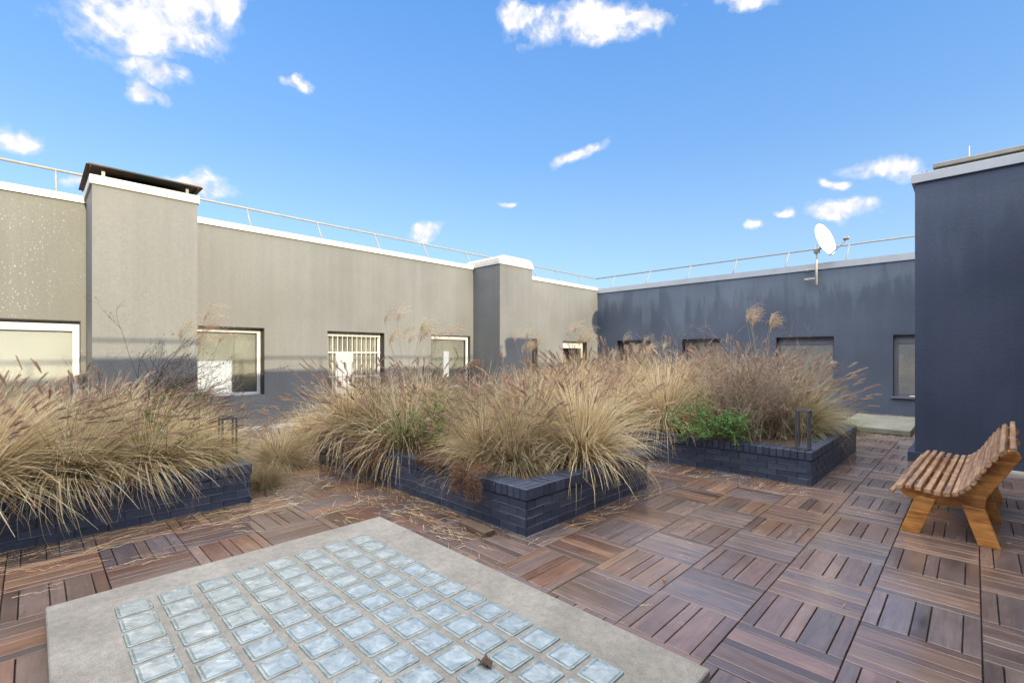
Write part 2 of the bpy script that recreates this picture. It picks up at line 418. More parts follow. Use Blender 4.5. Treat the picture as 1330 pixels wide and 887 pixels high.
# pier one with the metal cowl
pr=bxo('pier',M['wall_left'],lb,BL,(WX-.3,-9.2,.62,1.93,0,4.0)); pr['label']='wide pier under a rusty flat cowl'
c=MB(); c.cbox(-10.6,-9.17,.59,1.96,4.0,4.135,.008); co=c.build('pier_cap',M['rustcap'],pr); co.data.transform(Matrix.Translation((10.3,-4,0)))
c=MB()
c.prism([(.55,4.262),(2.0,4.262),(1.97,4.282),(.58,4.282)],'x',-10.72,-9.14)
for y in (.6,1.93): c.box(-10.7,-9.16,y-.006,y+.006,4.235,4.262)
co=c.build('cowl',M['cowl'],pr); co.data.transform(Matrix.Translation((10.3,-4,0))); fixn(co)
for y in (.75,1.8):
    for x in (-9.28,-10.5):
        c=MB(); c.box(x-.015,x+.015,y-.02,y+.02,4.135,4.262)
        co=c.build('cowl_leg',M['frame_dark'],pr); co.data.transform(Matrix.Translation((10.3,-4,0)))
c=MB(); c.box(-10.5,-9.4,.8,1.75,4.136,4.2); co=c.build('flue',M['shade_lining'],pr); co.data.transform(Matrix.Translation((10.3,-4,0)))
# pier two
pr=bxo('pier',M['wall_left'],lb,BL,(WX-.3,-9.2,8.91,10.22,0,3.98)); pr['label']='narrower looking pier with a rounded white cap'
c=MB()
c.cbox(-10.6,-9.17,8.88,10.25,3.98,4.08,.006)
c.prism([(8.90,4.08),(10.23,4.08),(10.23,4.14),(10.17,4.2),(10.05,4.235),(9.05,4.235),(8.93,4.2),(8.90,4.14)],'x',-10.58,-9.19)
co=c.build('pier_cap',M['white_cap'],pr); co.data.transform(Matrix.Translation((10.3,-4,0))); fixn(co)
# windows
W=window
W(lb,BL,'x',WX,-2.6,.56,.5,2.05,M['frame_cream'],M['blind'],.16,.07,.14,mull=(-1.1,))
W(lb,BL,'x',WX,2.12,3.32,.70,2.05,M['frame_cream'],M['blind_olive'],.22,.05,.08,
  [('glow_panel',M['glow'],2.14,2.80,.29,.30,.72,1.38),('screen',M['blind_olive'],2.85,3.22,.295,.30,.8,1.8)])  # flat inner panel glows by itself
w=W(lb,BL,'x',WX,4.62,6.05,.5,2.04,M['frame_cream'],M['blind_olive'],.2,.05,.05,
  [('glow_panel',M['glow'],4.95,5.38,.28,.29,.6,1.55),('red_trim',M['red'],4.62,4.645,.03,.19,.5,1.75)])
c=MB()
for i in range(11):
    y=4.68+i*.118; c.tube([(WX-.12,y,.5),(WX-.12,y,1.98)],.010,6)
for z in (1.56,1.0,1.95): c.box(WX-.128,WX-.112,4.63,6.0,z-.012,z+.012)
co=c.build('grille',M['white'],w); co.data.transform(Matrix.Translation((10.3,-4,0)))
W(lb,BL,'x',WX,7.44,8.80,.6,2.04,M['frame_cream'],M['blind_olive'],.1,.05,.09,[('glow_panel',M['glow'],7.98,8.16,.17,.18,.9,1.6)])
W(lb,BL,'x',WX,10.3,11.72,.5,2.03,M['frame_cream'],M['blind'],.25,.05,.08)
W(lb,BL,'x',WX,13.05,14.5,.6,1.99,M['frame_cream'],M['blind'],.2,.05,.22,[('glow_panel',M['glow'],13.3,14.0,.28,.29,.6,1.55)])
m=MB(); m.box(WX,WX+.07,1.96,8.9,0,.07); m.build('plinth',M['white_cap'],lb,BL)

# far building
BF=(-4,15.2,0)
fb=empty('building',BF,'slate blue rendered building closing the far end of the terrace, with damp stains','building')
m=MB(); fo=[(-9.45,-8.1,.5,2.03),(-6.95,-5.7,.5,2.02),(-4.12,-2.70,.5,2.01),(-1.46,-.3,.46,2.01)]
wall_boxes(m,'y',FY,FY+.35,-15,8,0,3.85,fo); m.build('wall',M['wall_far'],fb,BF)
bxo('coping',M['grey_cap'],fb,BF,(-15,8,FY-.035,FY+.45,3.85,4.02))
bxo('roof',M['shade_lining'],fb,BF,(-15,8,FY+.35,FY+5,3.5,3.8),(-15,8,FY+5,FY+5.3,0,3.8))
bxo('plinth',M['wall_far'],fb,BF,(-10.29,8,FY-.03,FY,0,.2))
for (a,b_,q0,q1) in fo[:2]: W(fb,BF,'y',FY,a,b_,q0,q1,M['frame_dark'],M['blind_olive'],.2,.05,.1,out=-1)
W(fb,BF,'y',FY,-4.12,-2.70,.5,2.01,M['frame_dark'],M['glow_far'],.16,.05,.22,out=-1)
w=W(fb,BF,'y',FY,-1.46,-.3,.46,2.01,M['frame_dark'],M['glow_far'],.12,.08,.22,out=-1)
bxo('sill',M['frame_dark'],fb,BF,(-1.5,-.26,FY-.07,FY+.11,.42,.459))
pb=MB(); pb.tube([(-1.14,15.19,.478),(-1.10,15.19,.48),(-1.0,15.19,.48),(-.96,15.19,.477)],[.008,.018,.019,.007],8)
tag(pb.build('stone',M['pebble'],None,(-1.05,15.19,.46),True),'small pale oblong stone lying on the sill of the right far window','stone')

# tower block on the right
TX=-.6; TY=8.8; BT=(.6,8.8,0)
tb=empty('building',BT,'dark navy rendered block on the right behind the slatted bench','building')
m=MB(); m.box(TX,6,TY,10.5,0,3.93); m.build('wall',M['wall_tower'],tb,BT)
m=MB(); m.box(TX-.075,6,TY-.075,10.5,0,.13); m.build('plinth',M['wall_tower'],tb,BT)
m=MB(); m.cbox(TX-.035,6,TY-.04,10.55,3.93,4.055,.004); m.build('coping',M['grey_cap'],tb,BT)
m=MB(); m.cbox(-.40,6,TY+.03,10.4,4.056,4.085,.003); m.cbox(-.41,6,TY+.01,10.42,4.105,4.165,.006); m.box(-.38,6,TY+.06,10.3,4.085,4.105); m.cbox(-.36,6,TY+.12,10.2,4.165,4.19,.006)
m.build('roof_hatch',M['steel'],tb,BT)
m=MB(); m.tube([(-.05,9.0,4.19),(-.05,9.0,4.36)],.011,8); m.build('vent_pipe',M['grey_cap'],tb,BT)
for x in (-.53,-.48):
    m=MB(); m.tube([(x,8.9,4.055),(x,8.9,4.11)],.009,8); m.build('bolt',M['steel'],tb,BT)
m=MB(); m.box(.28,1.5,TY-.16,TY-.076,0.002,.035); tag(m.build('door_sill',M['white_cap'],None,(.9,8.7,0)),'pale strip at the foot of the dark navy block behind the bench','sill')

# east building (beside the camera, beyond the frame): casts the terrace's shadow
BE=(1.3,4,0)
eb=empty('building',BE,'low rendered building along the right side of the terrace, outside the picture','building')
m=MB(); m.box(1.27,6,-7,8.72,0,3.95); m.box(1.27,6,10.5,15.16,0,3.95); m.build('wall',M['wall_far'],eb,BE)
m=MB(); m.box(1.23,1.6,-7,8.72,3.951,4.06); m.box(1.23,1.6,10.56,15.15,3.951,4.06); m.build('coping',M['grey_cap'],eb,BE)

sb=empty('building',(-4,-5.2,0),'navy rendered building behind the camera, outside the picture','building')
m=MB(); m.box(-10.25,1.2,-8,-5.0,0,3.95); m.build('wall',M['wall_tower'],sb,(-4,-5.2,0))
m=MB(); m.box(-10.2,1.2,-5.4,-4.96,3.951,4.06); m.build('coping',M['grey_cap'],sb,(-4,-5.2,0))
# railings
def railing(label, pts_post, rail, loc):
    t=empty('railing',loc,label,'railing')
    m=MB(); m.tube(rail,.021,8); m.build('handrail',M['steel'],t,loc,True)
    for (b,tp) in pts_post:
        m=MB(); m.tube([b,tp],.015,6); m.build('post',M['steel'],t,loc,True)
RZ=4.53
ys=[-4.1,-2.65,-1.2,.28,3.12,4.58,6.03,7.48,9.0,11.92,13.22,14.55]
railing('galvanised rail on leaning posts along the top of the grey building',[((-10.45,y,4.05),(-10.75,y,RZ)) for y in ys],[(-10.75,-6,RZ),(-10.75,15.62,RZ)],(-10.5,4,4.05))
xs=[-9.83,-8.36,-6.87,-5.38,-3.92,-2.46,-1.0,.46]
railing('galvanised rail on leaning posts along the top of the slate blue far building',[((x,15.32,4.02),(x+.03,15.62,4.50)) for x in xs],[(-10.70,15.65,4.51),(3,15.65,4.51)],(-4,15.5,4.02))
railing('galvanised rail on the low building beside the camera, outside the picture',[((1.42,y,4.06),(1.55,y,4.40)) for y in [-5,-3.5,-2,-.5,1,2.5,4,5.5,7,8.5]],[(1.55,-6,4.40),(1.55,8.6,4.40)],(1.5,2,4.06))

# satellite dish
DL=(-3.08,15.1,3.5)
d=empty('satellite_dish',DL,'white satellite dish on a short mast clamped to the far wall','satellite dish')
m=MB(); m.tube([(-3.08,15.03,3.42),(-3.08,15.03,4.52)],.028,10); m.build('mast',M['white_cap'],d,DL,True)
m=MB()
for z in (3.60,3.86): m.box(-3.36,-3.09,15.02,15.05,z-.018,z+.018); m.box(-3.36,-3.33,15.05,15.2,z-.018,z+.018)
m.build('wall_bracket',M['white_cap'],d,DL)
nrm=Vector((.86,-.46,-.02)).normalized(); nrm=Vector((.90,-.31,.28)).normalized()
up=Vector((0,0,1)); up=(up-nrm*up.dot(nrm)).normalized(); rt=up.cross(nrm)
ctr=Vector((-2.92,14.93,4.58))
m=MB(); rings=8; seg=40; vs=[tuple(ctr)]
for side in (0,1):
    if side: vs.append(tuple(ctr-nrm*.012))
    for r_ in range(1,rings+1):
        q=r_/rings
        for k in range(seg):
            a=2*math.pi*k/seg
            vs.append(tuple(ctr+rt*(.40*q*math.cos(a))+up*(.45*q*math.sin(a))+nrm*(.085*q*q-.012*side)))
fs=[]
for side in (0,1):
    b0=side*(1+rings*seg)
    for k in range(seg): fs.append((b0,b0+1+k,b0+1+(k+1)%seg))
    for r_ in range(rings-1):
        for k in range(seg):
            a0=b0+1+r_*seg; fs.append((a0+k,a0+seg+k,a0+seg+(k+1)%seg,a0+(k+1)%seg))
o1=1+(rings-1)*seg; o2=1+rings*seg+1+(rings-1)*seg
for k in range(seg): fs.append((o1+k,o2+k,o2+(k+1)%seg,o1+(k+1)%seg))
m.add(vs,fs); fixn(m.build('reflector',M['dish'],d,DL,True))
low=ctr-up*.45+nrm*.08; lnb=ctr+nrm*.60-up*.26
m=MB(); m.tube([low-nrm*.03,low+nrm*.02,lnb],.016,8); m.build('feed_arm',M['steel'],d,DL,True)
m=MB(); m.tube([lnb-nrm*.0+up*.02,lnb-nrm*.07+up*.03,lnb-nrm*.1+up*.035],[.03,.04,.05],12); m.tube([lnb-up*.03,lnb+up*.06],.022,10); m.build('feed_horn',M['steel'],d,DL,True)
m=MB(); m.box(-3.13,-3.0,14.96,15.07,4.28,4.38); m.tube([(-3.06,15.0,4.33),tuple(ctr-nrm*.02-up*.15)],.03,8); m.build('clamp',M['steel'],d,DL)

# ------------------------------------------------------------------ planters
BC=[(.026,.036,.068),(.031,.042,.076),(.022,.031,.058),(.035,.046,.080)]
def planter(label,x0,x1,y0,y1,h=.40):
    loc=((x0+x1)/2,(y0+y1)/2,0)
    t=empty('planter',loc,label,'planter','brick planters painted dark navy')
    th=.21; m=MB(); ch=.072; hc=.108; n=4; body=h-hc; ch=body/n
    # core
    i=.004
    for b in ((x0+i,x1-i,y0+i,y0+th-.01),(x0+i,x1-i,y1-th+.01,y1-i),(x0+i,x0+th-.01,y0+th-.01,y1-th+.01),(x1-th+.01,x1-i,y0+th-.01,y1-th+.01)):
        m.box(b[0],b[1],b[2],b[3],0,body+.004,random.choice(BC))
    for k in range(n):
        z0=k*ch+.002; z1=(k+1)*ch-.002; bl=.215
        def run(a0,a1,fixed,inward,ax):
            a=a0-(bl/2 if k%2 else 0)
            while a<a1-1e-6:
                s0=max(a,a0); s1=min(a+bl,a1)
                if s1-s0>.012:
                    dd=random.uniform(-.0015,.0025)
                    p=sorted((fixed+(-dd if inward>0 else dd),fixed+inward*.05))
                    if ax=='y': m.cbox(s0+.0006,s1-.0006,p[0],p[1],z0,z1,.0055,random.choice(BC),.0012)
                    else: m.cbox(p[0],p[1],s0+.0006,s1-.0006,z0,z1,.0055,random.choice(BC),.0012)
                a+=bl
        run(x0,x1,y0,.05,'y'); run(x0,x1,y1,-.05,'y'); run(y0+.004,y1-.004,x0,.05,'x'); run(y0+.004,y1-.004,x1,-.05,'x')
    m.build('brick_wall',M['brick'],t,loc)
    m=MB(); o=.012; w=.0745
    def sol(a0,a1,f):
        n_=max(1,round((a1-a0)/w)); ww=(a1-a0)/n_
        for q in range(n_): f(a0+q*ww+.0018,a0+(q+1)*ww-.0018)
    z0=body+.006
    def zz(): return h+random.uniform(-.002,.002)
    m.box(x0+.002,x1-.002,y0+.002,y0+th-.004,z0,h-.008,BC[0]); m.box(x0+.002,x1-.002,y1-th+.004,y1-.002,z0,h-.008,BC[0])
    m.box(x0+.002,x0+th-.004,y0+th-.004,y1-th+.004,z0,h-.008,BC[0]); m.box(x1-th+.004,x1-.002,y0+th-.004,y1-th+.004,z0,h-.008,BC[0])
    def jo(): return random.uniform(-.003,.003)
    sol(x0-o,x1+o,lambda a,b: m.cbox(a,b,y0-o+jo(),y0+th,z0,zz(),.006,random.choice(BC),.001))
    sol(x0-o,x1+o,lambda a,b: m.cbox(a,b,y1-th,y1+o+jo(),z0,zz(),.006,random.choice(BC),.001))
    sol(y0+th,y1-th,lambda a,b: m.cbox(x0-o+jo(),x0+th,a,b,z0,zz(),.006,random.choice(BC),.001))
    sol(y0+th,y1-th,lambda a,b: m.cbox(x1-th,x1+o+jo(),a,b,z0,zz(),.006,random.choice(BC),.001))
    m.build('coping',M['brick'],t,loc)
    m=MB(); nx=max(4,int((x1-x0)/.12)); ny=max(4,int((y1-y0)/.12)); vs=[];fs=[]
    for j in range(ny+1):
        for i_ in range(nx+1):
            x=x0+th-.01+(x1-x0-2*th+.02)*i_/nx; y=y0+th-.01+(y1-y0-2*th+.02)*j/ny
            vs.append((x,y,h-.03+.03*noise.noise(Vector((x*3,y*3,0)))))
    for j in range(ny):
        for i_ in range(nx): a=j*(nx+1)+i_; fs.append((a,a+1,a+nx+2,a+nx+1))
    m.add(vs,fs); m.build('soil',M['soil'],t,loc,True)
    return t
planter('low navy brick planter at the left edge, nearest its grey building',-7.3,-5.25,-3.2,1.56)
planter('navy brick planter in the centre whose sharp corner points at the glass block slab',-6.6,-2.63,2.85,4.86)
planter('navy brick planter on the right with a lantern standing on its corner',-6.3,-1.32,6.22,9.05,.395)

# ------------------------------------------------------------------ skylight slab
SL=(-2.27,1.09,0)
s=empty('pavement_light',SL,'raised pale concrete slab set with rows of square glass blocks','skylight')
m=MB(); m.cbox(-3.71,-.845,.055,2.135,.001,.092,.006); m.build('concrete_slab',M['concrete'],s,SL)
def glass_block(m,cx,cy,seed):
    hx,hy=.077,.080; z0=.088; r=.014
    rnd=random.Random(seed); tz=[rnd.uniform(-.0008,.0008) for _ in range(2)]
    def ring(ix,z):
        pts=[]
        for (sx,sy,a0) in ((1,1,0),(-1,1,90),(-1,-1,180),(1,-1,270)):
            for t in range(4):
                a=R(a0+t*30); rr=max(r-ix,.004)
                px=sx*(hx-ix-rr)+rr*math.cos(a); py=sy*(hy-ix-rr)+rr*math.sin(a)
                pts.append((cx+px,cy+py,z+px*tz[0]*8+py*tz[1]*8))
        return pts
    rings=[ring(-.0015,z0),ring(0,z0+.0065),ring(.003,z0+.0095),ring(.010,z0+.0098),ring(.020,z0+.0070),ring(.028,z0+.0074)]
    vs=[p for q in rings for p in q]; n=16
    fs=[(i*n+k,i*n+(k+1)%n,(i+1)*n+(k+1)%n,(i+1)*n+k) for i in range(len(rings)-1) for k in range(n)]
    fs.append(tuple((len(rings)-1)*n+k for k in range(n)))
    gc=[(a-cx+seed*1.7,b-cy+seed*.9,seed*.37) for a,b,_ in vs]
    m.add(vs,fs,None,gc)
    k0=len(m.c)-len(fs)
    for q in range(len(fs)):
        b=q//16
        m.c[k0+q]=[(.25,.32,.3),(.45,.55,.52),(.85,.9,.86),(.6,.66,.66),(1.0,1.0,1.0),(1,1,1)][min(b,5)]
rest=MB(); cnt=0
for j in range(8):
    for i in range(13):
        cx=-1.18-.18*i; cy=1.762-.1945*j
        hid = (j>=6 and i<=1)
        if hid: glass_block(rest,cx,cy,j*13+i); continue
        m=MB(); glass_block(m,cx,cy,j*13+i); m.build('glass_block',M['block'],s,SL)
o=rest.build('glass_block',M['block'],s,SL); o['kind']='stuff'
# far concrete slab
m=MB(); m.cbox(-2.0,-.83,11.35,13.9,.002,.10,.01); tag(m.build('paving_slab',M['old_concrete'],None,(-1.4,12.6,0)),'weathered concrete slab lying on the deck below the right far window','slab')
# loose board
m=MB(); m.cbox(-3.22,-2.86,2.61,2.72,.003,.045,.004,(.14,.09,.05)); o=m.build('loose_board',M['soil'],None,(-3.0,2.66,0)); o.rotation_euler[2]=R(-3)
o.data.materials[0]=simple('old_board_wood', (.085,.055,.038), .75, 0, .4, 14, .4); tag(o,'short weathered board lying loose beside the centre planter corner','board')
# dead leaf + fallen bit
def crumpled(name,loc,r,mat,label):
    vs=[];fs=[];n=9
    for j in range(n):
        for i in range(n):
            x=(i/(n-1)-.5)*2;y=(j/(n-1)-.5)*2
            k=1-.16*abs(math.sin(2.5*math.atan2(y,x)+.6))-.3*max(0,x)*abs(y)
            vs.append((x*r*k,y*r*.7*k,.012+.016*noise.noise(Vector((x*2,y*2,r*50)))+.01*abs(y)))
    for j in range(n-1):
        for i in range(n-1): a=j*n+i; fs.append((a,a+1,a+n+1,a+n))
    m=MB(); m.add(vs,fs); o=m.build(name,mat,None,(0,0,0),True); o.location=loc
    md=o.modifiers.new('s','SOLIDIFY'); md.thickness=.0012
    tag(o,label,'leaf'); return o
crumpled('dead_leaf',(-1.575,1.44,.096),.038,M['leafdark'],'curled dark dead leaf lying on one of the glass blocks')
crumpled('dead_leaf',(-1.46,2.93,-.004),.012,M['honey'],'tiny orange dry leaf on the grey deck boards')

# ------------------------------------------------------------------ lanterns
def lantern(loc,w,h,label,rz=0):
    t=empty('lantern',loc,label,'lantern'); t.rotation_euler[2]=rz
    m=MB(); m.cbox(-w/2,w/2,-w/2,w/2,0,.016,.002); m.cbox(-w/2+.02,w/2-.02,-w/2+.02,w/2-.02,.016,.028,.002); m.build('base',M['black_metal'],t)
    m=MB()
    for a in (-1,1):
        m.cbox(-w/2,w/2,a*(w/2-.011)-.011,a*(w/2-.011)+.011,h-.022,h,.002)
        m.cbox(a*(w/2-.011)-.011,a*(w/2-.011)+.011,-w/2+.0221,w/2-.0221,h-.022,h-.001,.002)
    m.build('top_frame',M['black_metal'],t)
    for a in (-1,1):
        for b in (-1,1):
            m=MB(); x=a*(w/2-.010);y=b*(w/2-.010); m.cbox(x-.009,x+.009,y-.009,y+.009,.0165,h-.0225,.002); m.build('post',M['black_metal'],t)
lantern((-1.43,6.34,.397),.14,.46,'black open frame lantern on the corner of the right planter')
lantern((-5.66,1.46,.402),.15,.44,'black open frame lantern half hidden by grass on the left planter')

# ------------------------------------------------------------------ bench
BN=(-.12,5.25,0)
b=empty('bench',BN,'curved slatted wooden bench with honey coloured sides facing the planters','bench')
prof=[(-.462,.335),(-.440,.300),(-.395,.272),(-.33,.258),(-.20,.252),(-.04,.262),(.062,.285),(.072,.372),(.262,.715),(.245,.755),(.205,.772),(.150,.745),
      (.095,.665),(.045,.575),(.005,.490),(-.045,.425),(-.10,.385),(-.17,.368),(-.27,.372),(-.36,.385),(-.425,.385),(-.455,.365)]
for y in (5.27,6.12,6.98):
    m=MB(); m.prism(prof,'y',y,y+.045); o=fixn(m.build('side_board',M['honey'],b,BN)); md=o.modifiers.new('b','BEVEL'); md.width=.006; md.segments=2
def leg(y,q):
    m=MB(); m.prism(q,'y',y-.047,y-.002); o=fixn(m.build('leg',M['honey'],b,BN)); md=o.modifiers.new('b','BEVEL'); md.width=.005; md.segments=2
for y in (5.27,6.12,6.98):
    leg(y,[(-.455,.0),(-.325,.0),(-.225,.30),(-.35,.315)]); leg(y,[(.025,.0),(.155,.0),(.066,.29),(-.07,.30)])
m=MB(); m.cbox(.0,.04,5.26,7.0,.12,.16,.004); m.build('stretcher',M['honey'],b,BN)
# slats: positions along the upper profile
sp=[(-.495,.348,75),(-.445,.398,20),(-.385,.408,3),(-.325,.402,0),(-.265,.395,-3),(-.205,.390,0),(-.150,.391,8),(-.100,.405,25),(-.062,.432,38),(-.028,.470,50),(.002,.515,58),(.028,.565,62),(.055,.615,62),(.083,.665,60),(.115,.715,55),(.158,.765,35),(.215,.798,5)]
for (x,z,a) in sp:
    m=MB(); ca,sa=math.cos(R(a)),math.sin(R(a))
    w_,t_=.019,.014; e=random.uniform(-.008,.008)
    if a==75: w_=.014
    n_=10; pts=[]
    q=[(-w_,-t_),(w_,-t_),(w_,t_*.6),(w_*.75,t_),(-w_*.75,t_),(-w_,t_*.6)]
    pol=[(x+u*ca-v*sa, z+u*sa+v*ca) for u,v in q]
    m.prism(pol,'y',5.085+e,7.16+e); o=fixn(m.build('slat',M['slat'],b,BN))
b.rotation_euler[2]=R(-2.2)

# ------------------------------------------------------------------ vegetation
def mixv(a,b_,t): return tuple(a[i]*(1-t)+b_[i]*t for i in range(3))
def ribbon(m,pts,w,side,col,col2=None,tw=0):
    n=len(pts); vs=[]
    for i,p in enumerate(pts):
        t=i/(n-1); ww=w*(1-.85*t**1.6)
        s_=side
        if tw:
            s_=side.copy(); s_.rotate(Matrix.Rotation(tw*t,3,'Z'))
        vs.append(tuple(p-s_*ww/2)); vs.append(tuple(p+s_*ww/2))
    o=len(m.v); m.v.extend(vs)
    for i in range(n-1):
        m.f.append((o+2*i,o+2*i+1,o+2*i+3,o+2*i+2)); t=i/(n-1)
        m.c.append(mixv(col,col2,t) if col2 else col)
def curve(base,az,th0,length,droop,n=7,lean=None,wob=0,rnd=random):
    pts=[Vector(base)]; p=Vector(base); d=length/n
    for i in range(n):
        t=(i+.5)/n
        th=th0+droop*t**1.4
        v=Vector((math.sin(th)*math.cos(az),math.sin(th)*math.sin(az),math.cos(th)))
        if lean: v=(v+Vector(lean)*t).normalized()
        if wob: v=(v+Vector((rnd.uniform(-wob,wob),rnd.uniform(-wob,wob),rnd.uniform(-wob,wob)))).normalized()
        p=p+v*d; pts.append(p.copy())
    return pts
def plume(m,p,d,ln,rad,col,rnd,n=150):
    """bottle-brush seed head: short hairs round a curved axis"""
    d=d.normalized(); a=d.orthogonal().normalized(); b_=d.cross(a); sag=Vector((0,0,-.12*ln))
    for i in range(n):
        t=(i+rnd.random())/n
        ax=p+d*(ln*t)+sag*t*t
        r_=rad*(math.sin(math.pi*min(1,.12+t*.86))**.6)
        an=rnd.uniform(0,6.283); out=a*math.cos(an)+b_*math.sin(an)
        tip=ax+out*r_*rnd.uniform(.7,1.2)+d*r_*rnd.uniform(.8,1.8)
        s_=d.cross(out)*.0022*rnd.uniform(.7,1.4)
        o=len(m.v); m.v.extend([tuple(ax-s_),tuple(ax+s_),tuple(tip)]); m.f.append((o,o+1,o+2))
        k=rnd.uniform(.65,1.35); m.c.append(tuple(c*k for c in col))
STRAW=[(.80,.64,.40),(.84,.72,.50),(.70,.52,.29),(.86,.77,.58),(.55,.39,.21),(.78,.68,.43),(.82,.66,.37)]
GREENY=[(.40,.38,.14),(.5,.45,.2),(.30,.33,.10),(.62,.52,.3),(.7,.58,.36)]
DRYB=[(.30,.18,.09),(.2,.12,.06),(.42,.28,.14),(.16,.09,.05)]
def fountain(name,seed,n=1000,H=(.7,1.05),spread=62,lean=(0,0,0),heads=85,pal=STRAW,brown=.12,plcol=(.46,.32,.25),w=.0072,hl=(.85,1.15),hsp=40,droopmul=1.0,rad=.12):
    rnd=random.Random(seed); t=bpy.data.objects.new(name,None); COL.objects.link(t); t['category']='grass clump'; t.empty_display_size=.1
    m=MB()
    for i in range(n):
        az=rnd.uniform(0,6.283); r_=rad*math.sqrt(rnd.random())
        base=(r_*math.cos(az)+rnd.gauss(0,.015),r_*math.sin(az)+rnd.gauss(0,.015),-.02)
        th=R(spread)*rnd.random()**.8; ln=rnd.uniform(*H)*(1.0 if th<R(45) else .92)
        dr=R(rnd.uniform(12,95))*(.5+th/R(spread))*droopmul
        az2=az+rnd.gauss(0,.62)
        pts=curve(base,az2,th,ln,dr,8,lean,.055,rnd)
        if rnd.random()<.09:
            kk=rnd.randint(3,6); ofs=Vector((rnd.uniform(-.25,.25),rnd.uniform(-.25,.25),-.18)); 
            for q_ in range(kk,len(pts)): pts[q_]=pts[q_]+ofs*((q_-kk+1)/(len(pts)-kk))
        for q in pts:
            rr=math.hypot(q.x,q.y)
            if rr<.30 and q.z<0.0: q.z=.0
        sd=Vector((-math.sin(az2),math.cos(az2),0))
        sd=(sd+Vector((0,0,rnd.uniform(-.6,.6)))).normalized()
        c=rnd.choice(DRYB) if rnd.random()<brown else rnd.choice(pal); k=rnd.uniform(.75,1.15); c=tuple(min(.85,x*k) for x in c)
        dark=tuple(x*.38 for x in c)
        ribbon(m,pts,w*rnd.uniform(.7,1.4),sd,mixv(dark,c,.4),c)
    # short dead thatch at the base
    for i in range(n//4):
        az=rnd.uniform(0,6.283); c=rnd.choice(DRYB)
        pts=curve((rad*.8*math.cos(az),rad*.8*math.sin(az),0),az+rnd.gauss(0,.8),R(rnd.uniform(20,85)),rnd.uniform(.15,.4),R(rnd.uniform(0,60)),4,None,.1,rnd)
        ribbon(m,pts,w,Vector((-math.sin(az),math.cos(az),0)),c)
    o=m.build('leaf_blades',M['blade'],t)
    if heads:
        m=MB()
        for i in range(heads):
            az=rnd.uniform(0,6.283); th=R(hsp)*math.sqrt(rnd.random())
            ln=rnd.uniform(*hl)
            pts=curve((.05*math.cos(az),.05*math.sin(az),0),az,th,ln,R(rnd.uniform(10,45)),8,[x*1.15 for x in lean],.02,rnd)
            c=(.5,.38,.22); ribbon(m,pts,.003,Vector((-math.sin(az),math.cos(az),0)),c)
            m.v[-1]=tuple(pts[-1]+Vector((.0005,0,0)))
            k=rnd.uniform(.75,1.25); tone=mixv(plcol,rnd.choice([(.52,.40,.27),(.30,.20,.17)]),rnd.random()*.7)
            plume(m,pts[-1]-(pts[-1]-pts[-2])*.3,pts[-1]-pts[-2],rnd.uniform(.12,.20),rnd.uniform(.017,.025),tuple(x*k for x in tone),rnd)
        m.build('seed_heads',M['plume'],t)
    return t
def misc(name,seed,n=10,h=(1.5,1.95),spread=16,fan=.2,lean=(0,0,0),leaves=60,az0=None,pc=(.66,.52,.36)):
    rnd=random.Random(seed); t=bpy.data.objects.new(name,None); COL.objects.link(t); t['category']='tall grass'; t.empty_display_size=.1
    m=MB(); pm=MB()
    for i in range(n):
        az=rnd.uniform(0,6.283); th=R(spread)*rnd.random(); ln=rnd.uniform(*h)
        pts=curve((rnd.gauss(0,.05),rnd.gauss(0,.05),0),az,th,ln,R(rnd.uniform(2,14)),8,lean,.012,rnd)
        m.tube([tuple(p) for p in pts],[.0032-.0018*j/8 for j in range(9)],4,(.5,.38,.2),False)
        a2=(az0 if az0 is not None else az)+rnd.gauss(0,.35); d0=(pts[-1]-pts[-2]).normalized()
        for k in range(rnd.randint(24,34)):
            L0=fan*rnd.uniform(.7,1.1); p=pts[-1]-d0*rnd.uniform(0,.09)
            cv=curve(tuple(p),a2+rnd.gauss(0,.45),R(rnd.uniform(8,45)),L0,R(rnd.uniform(60,120)),7,None,.03,rnd)
            c=tuple(x*rnd.uniform(.7,1.25) for x in pc)
            ribbon(pm,cv,.003,Vector((-math.sin(a2),math.cos(a2),.3)).normalized(),c)
            for q in range(34):
                f=rnd.uniform(.1,1)*7; i0=min(int(f),6); pt=cv[i0].lerp(cv[i0+1],f-i0); dd=(cv[i0+1]-cv[i0]).normalized()
                off=Vector((rnd.gauss(0,1),rnd.gauss(0,1),rnd.gauss(0,1))).normalized()
                tip=pt+(dd*1.3+off).normalized()*rnd.uniform(.010,.022); s_=dd.cross(off)*.0018
                o=len(pm.v); pm.v.extend([tuple(pt-s_),tuple(pt+s_),tuple(tip)]); pm.f.append((o,o+1,o+2)); pm.c.append(c)
    for i in range(leaves):
        az=rnd.uniform(0,6.283); c=rnd.choice(STRAW)
        cv=curve((rnd.gauss(0,.05),rnd.gauss(0,.05),0),az,R(rnd.uniform(3,28)),rnd.uniform(.6,1.3),R(rnd.uniform(20,100)),8,lean,.02,rnd)
        ribbon(m,cv,.008,Vector((-math.sin(az),math.cos(az),.2)).normalized(),c)
    m.build('stems',M['blade'],t); pm.build('plumes',M['plume'],t)
    return t
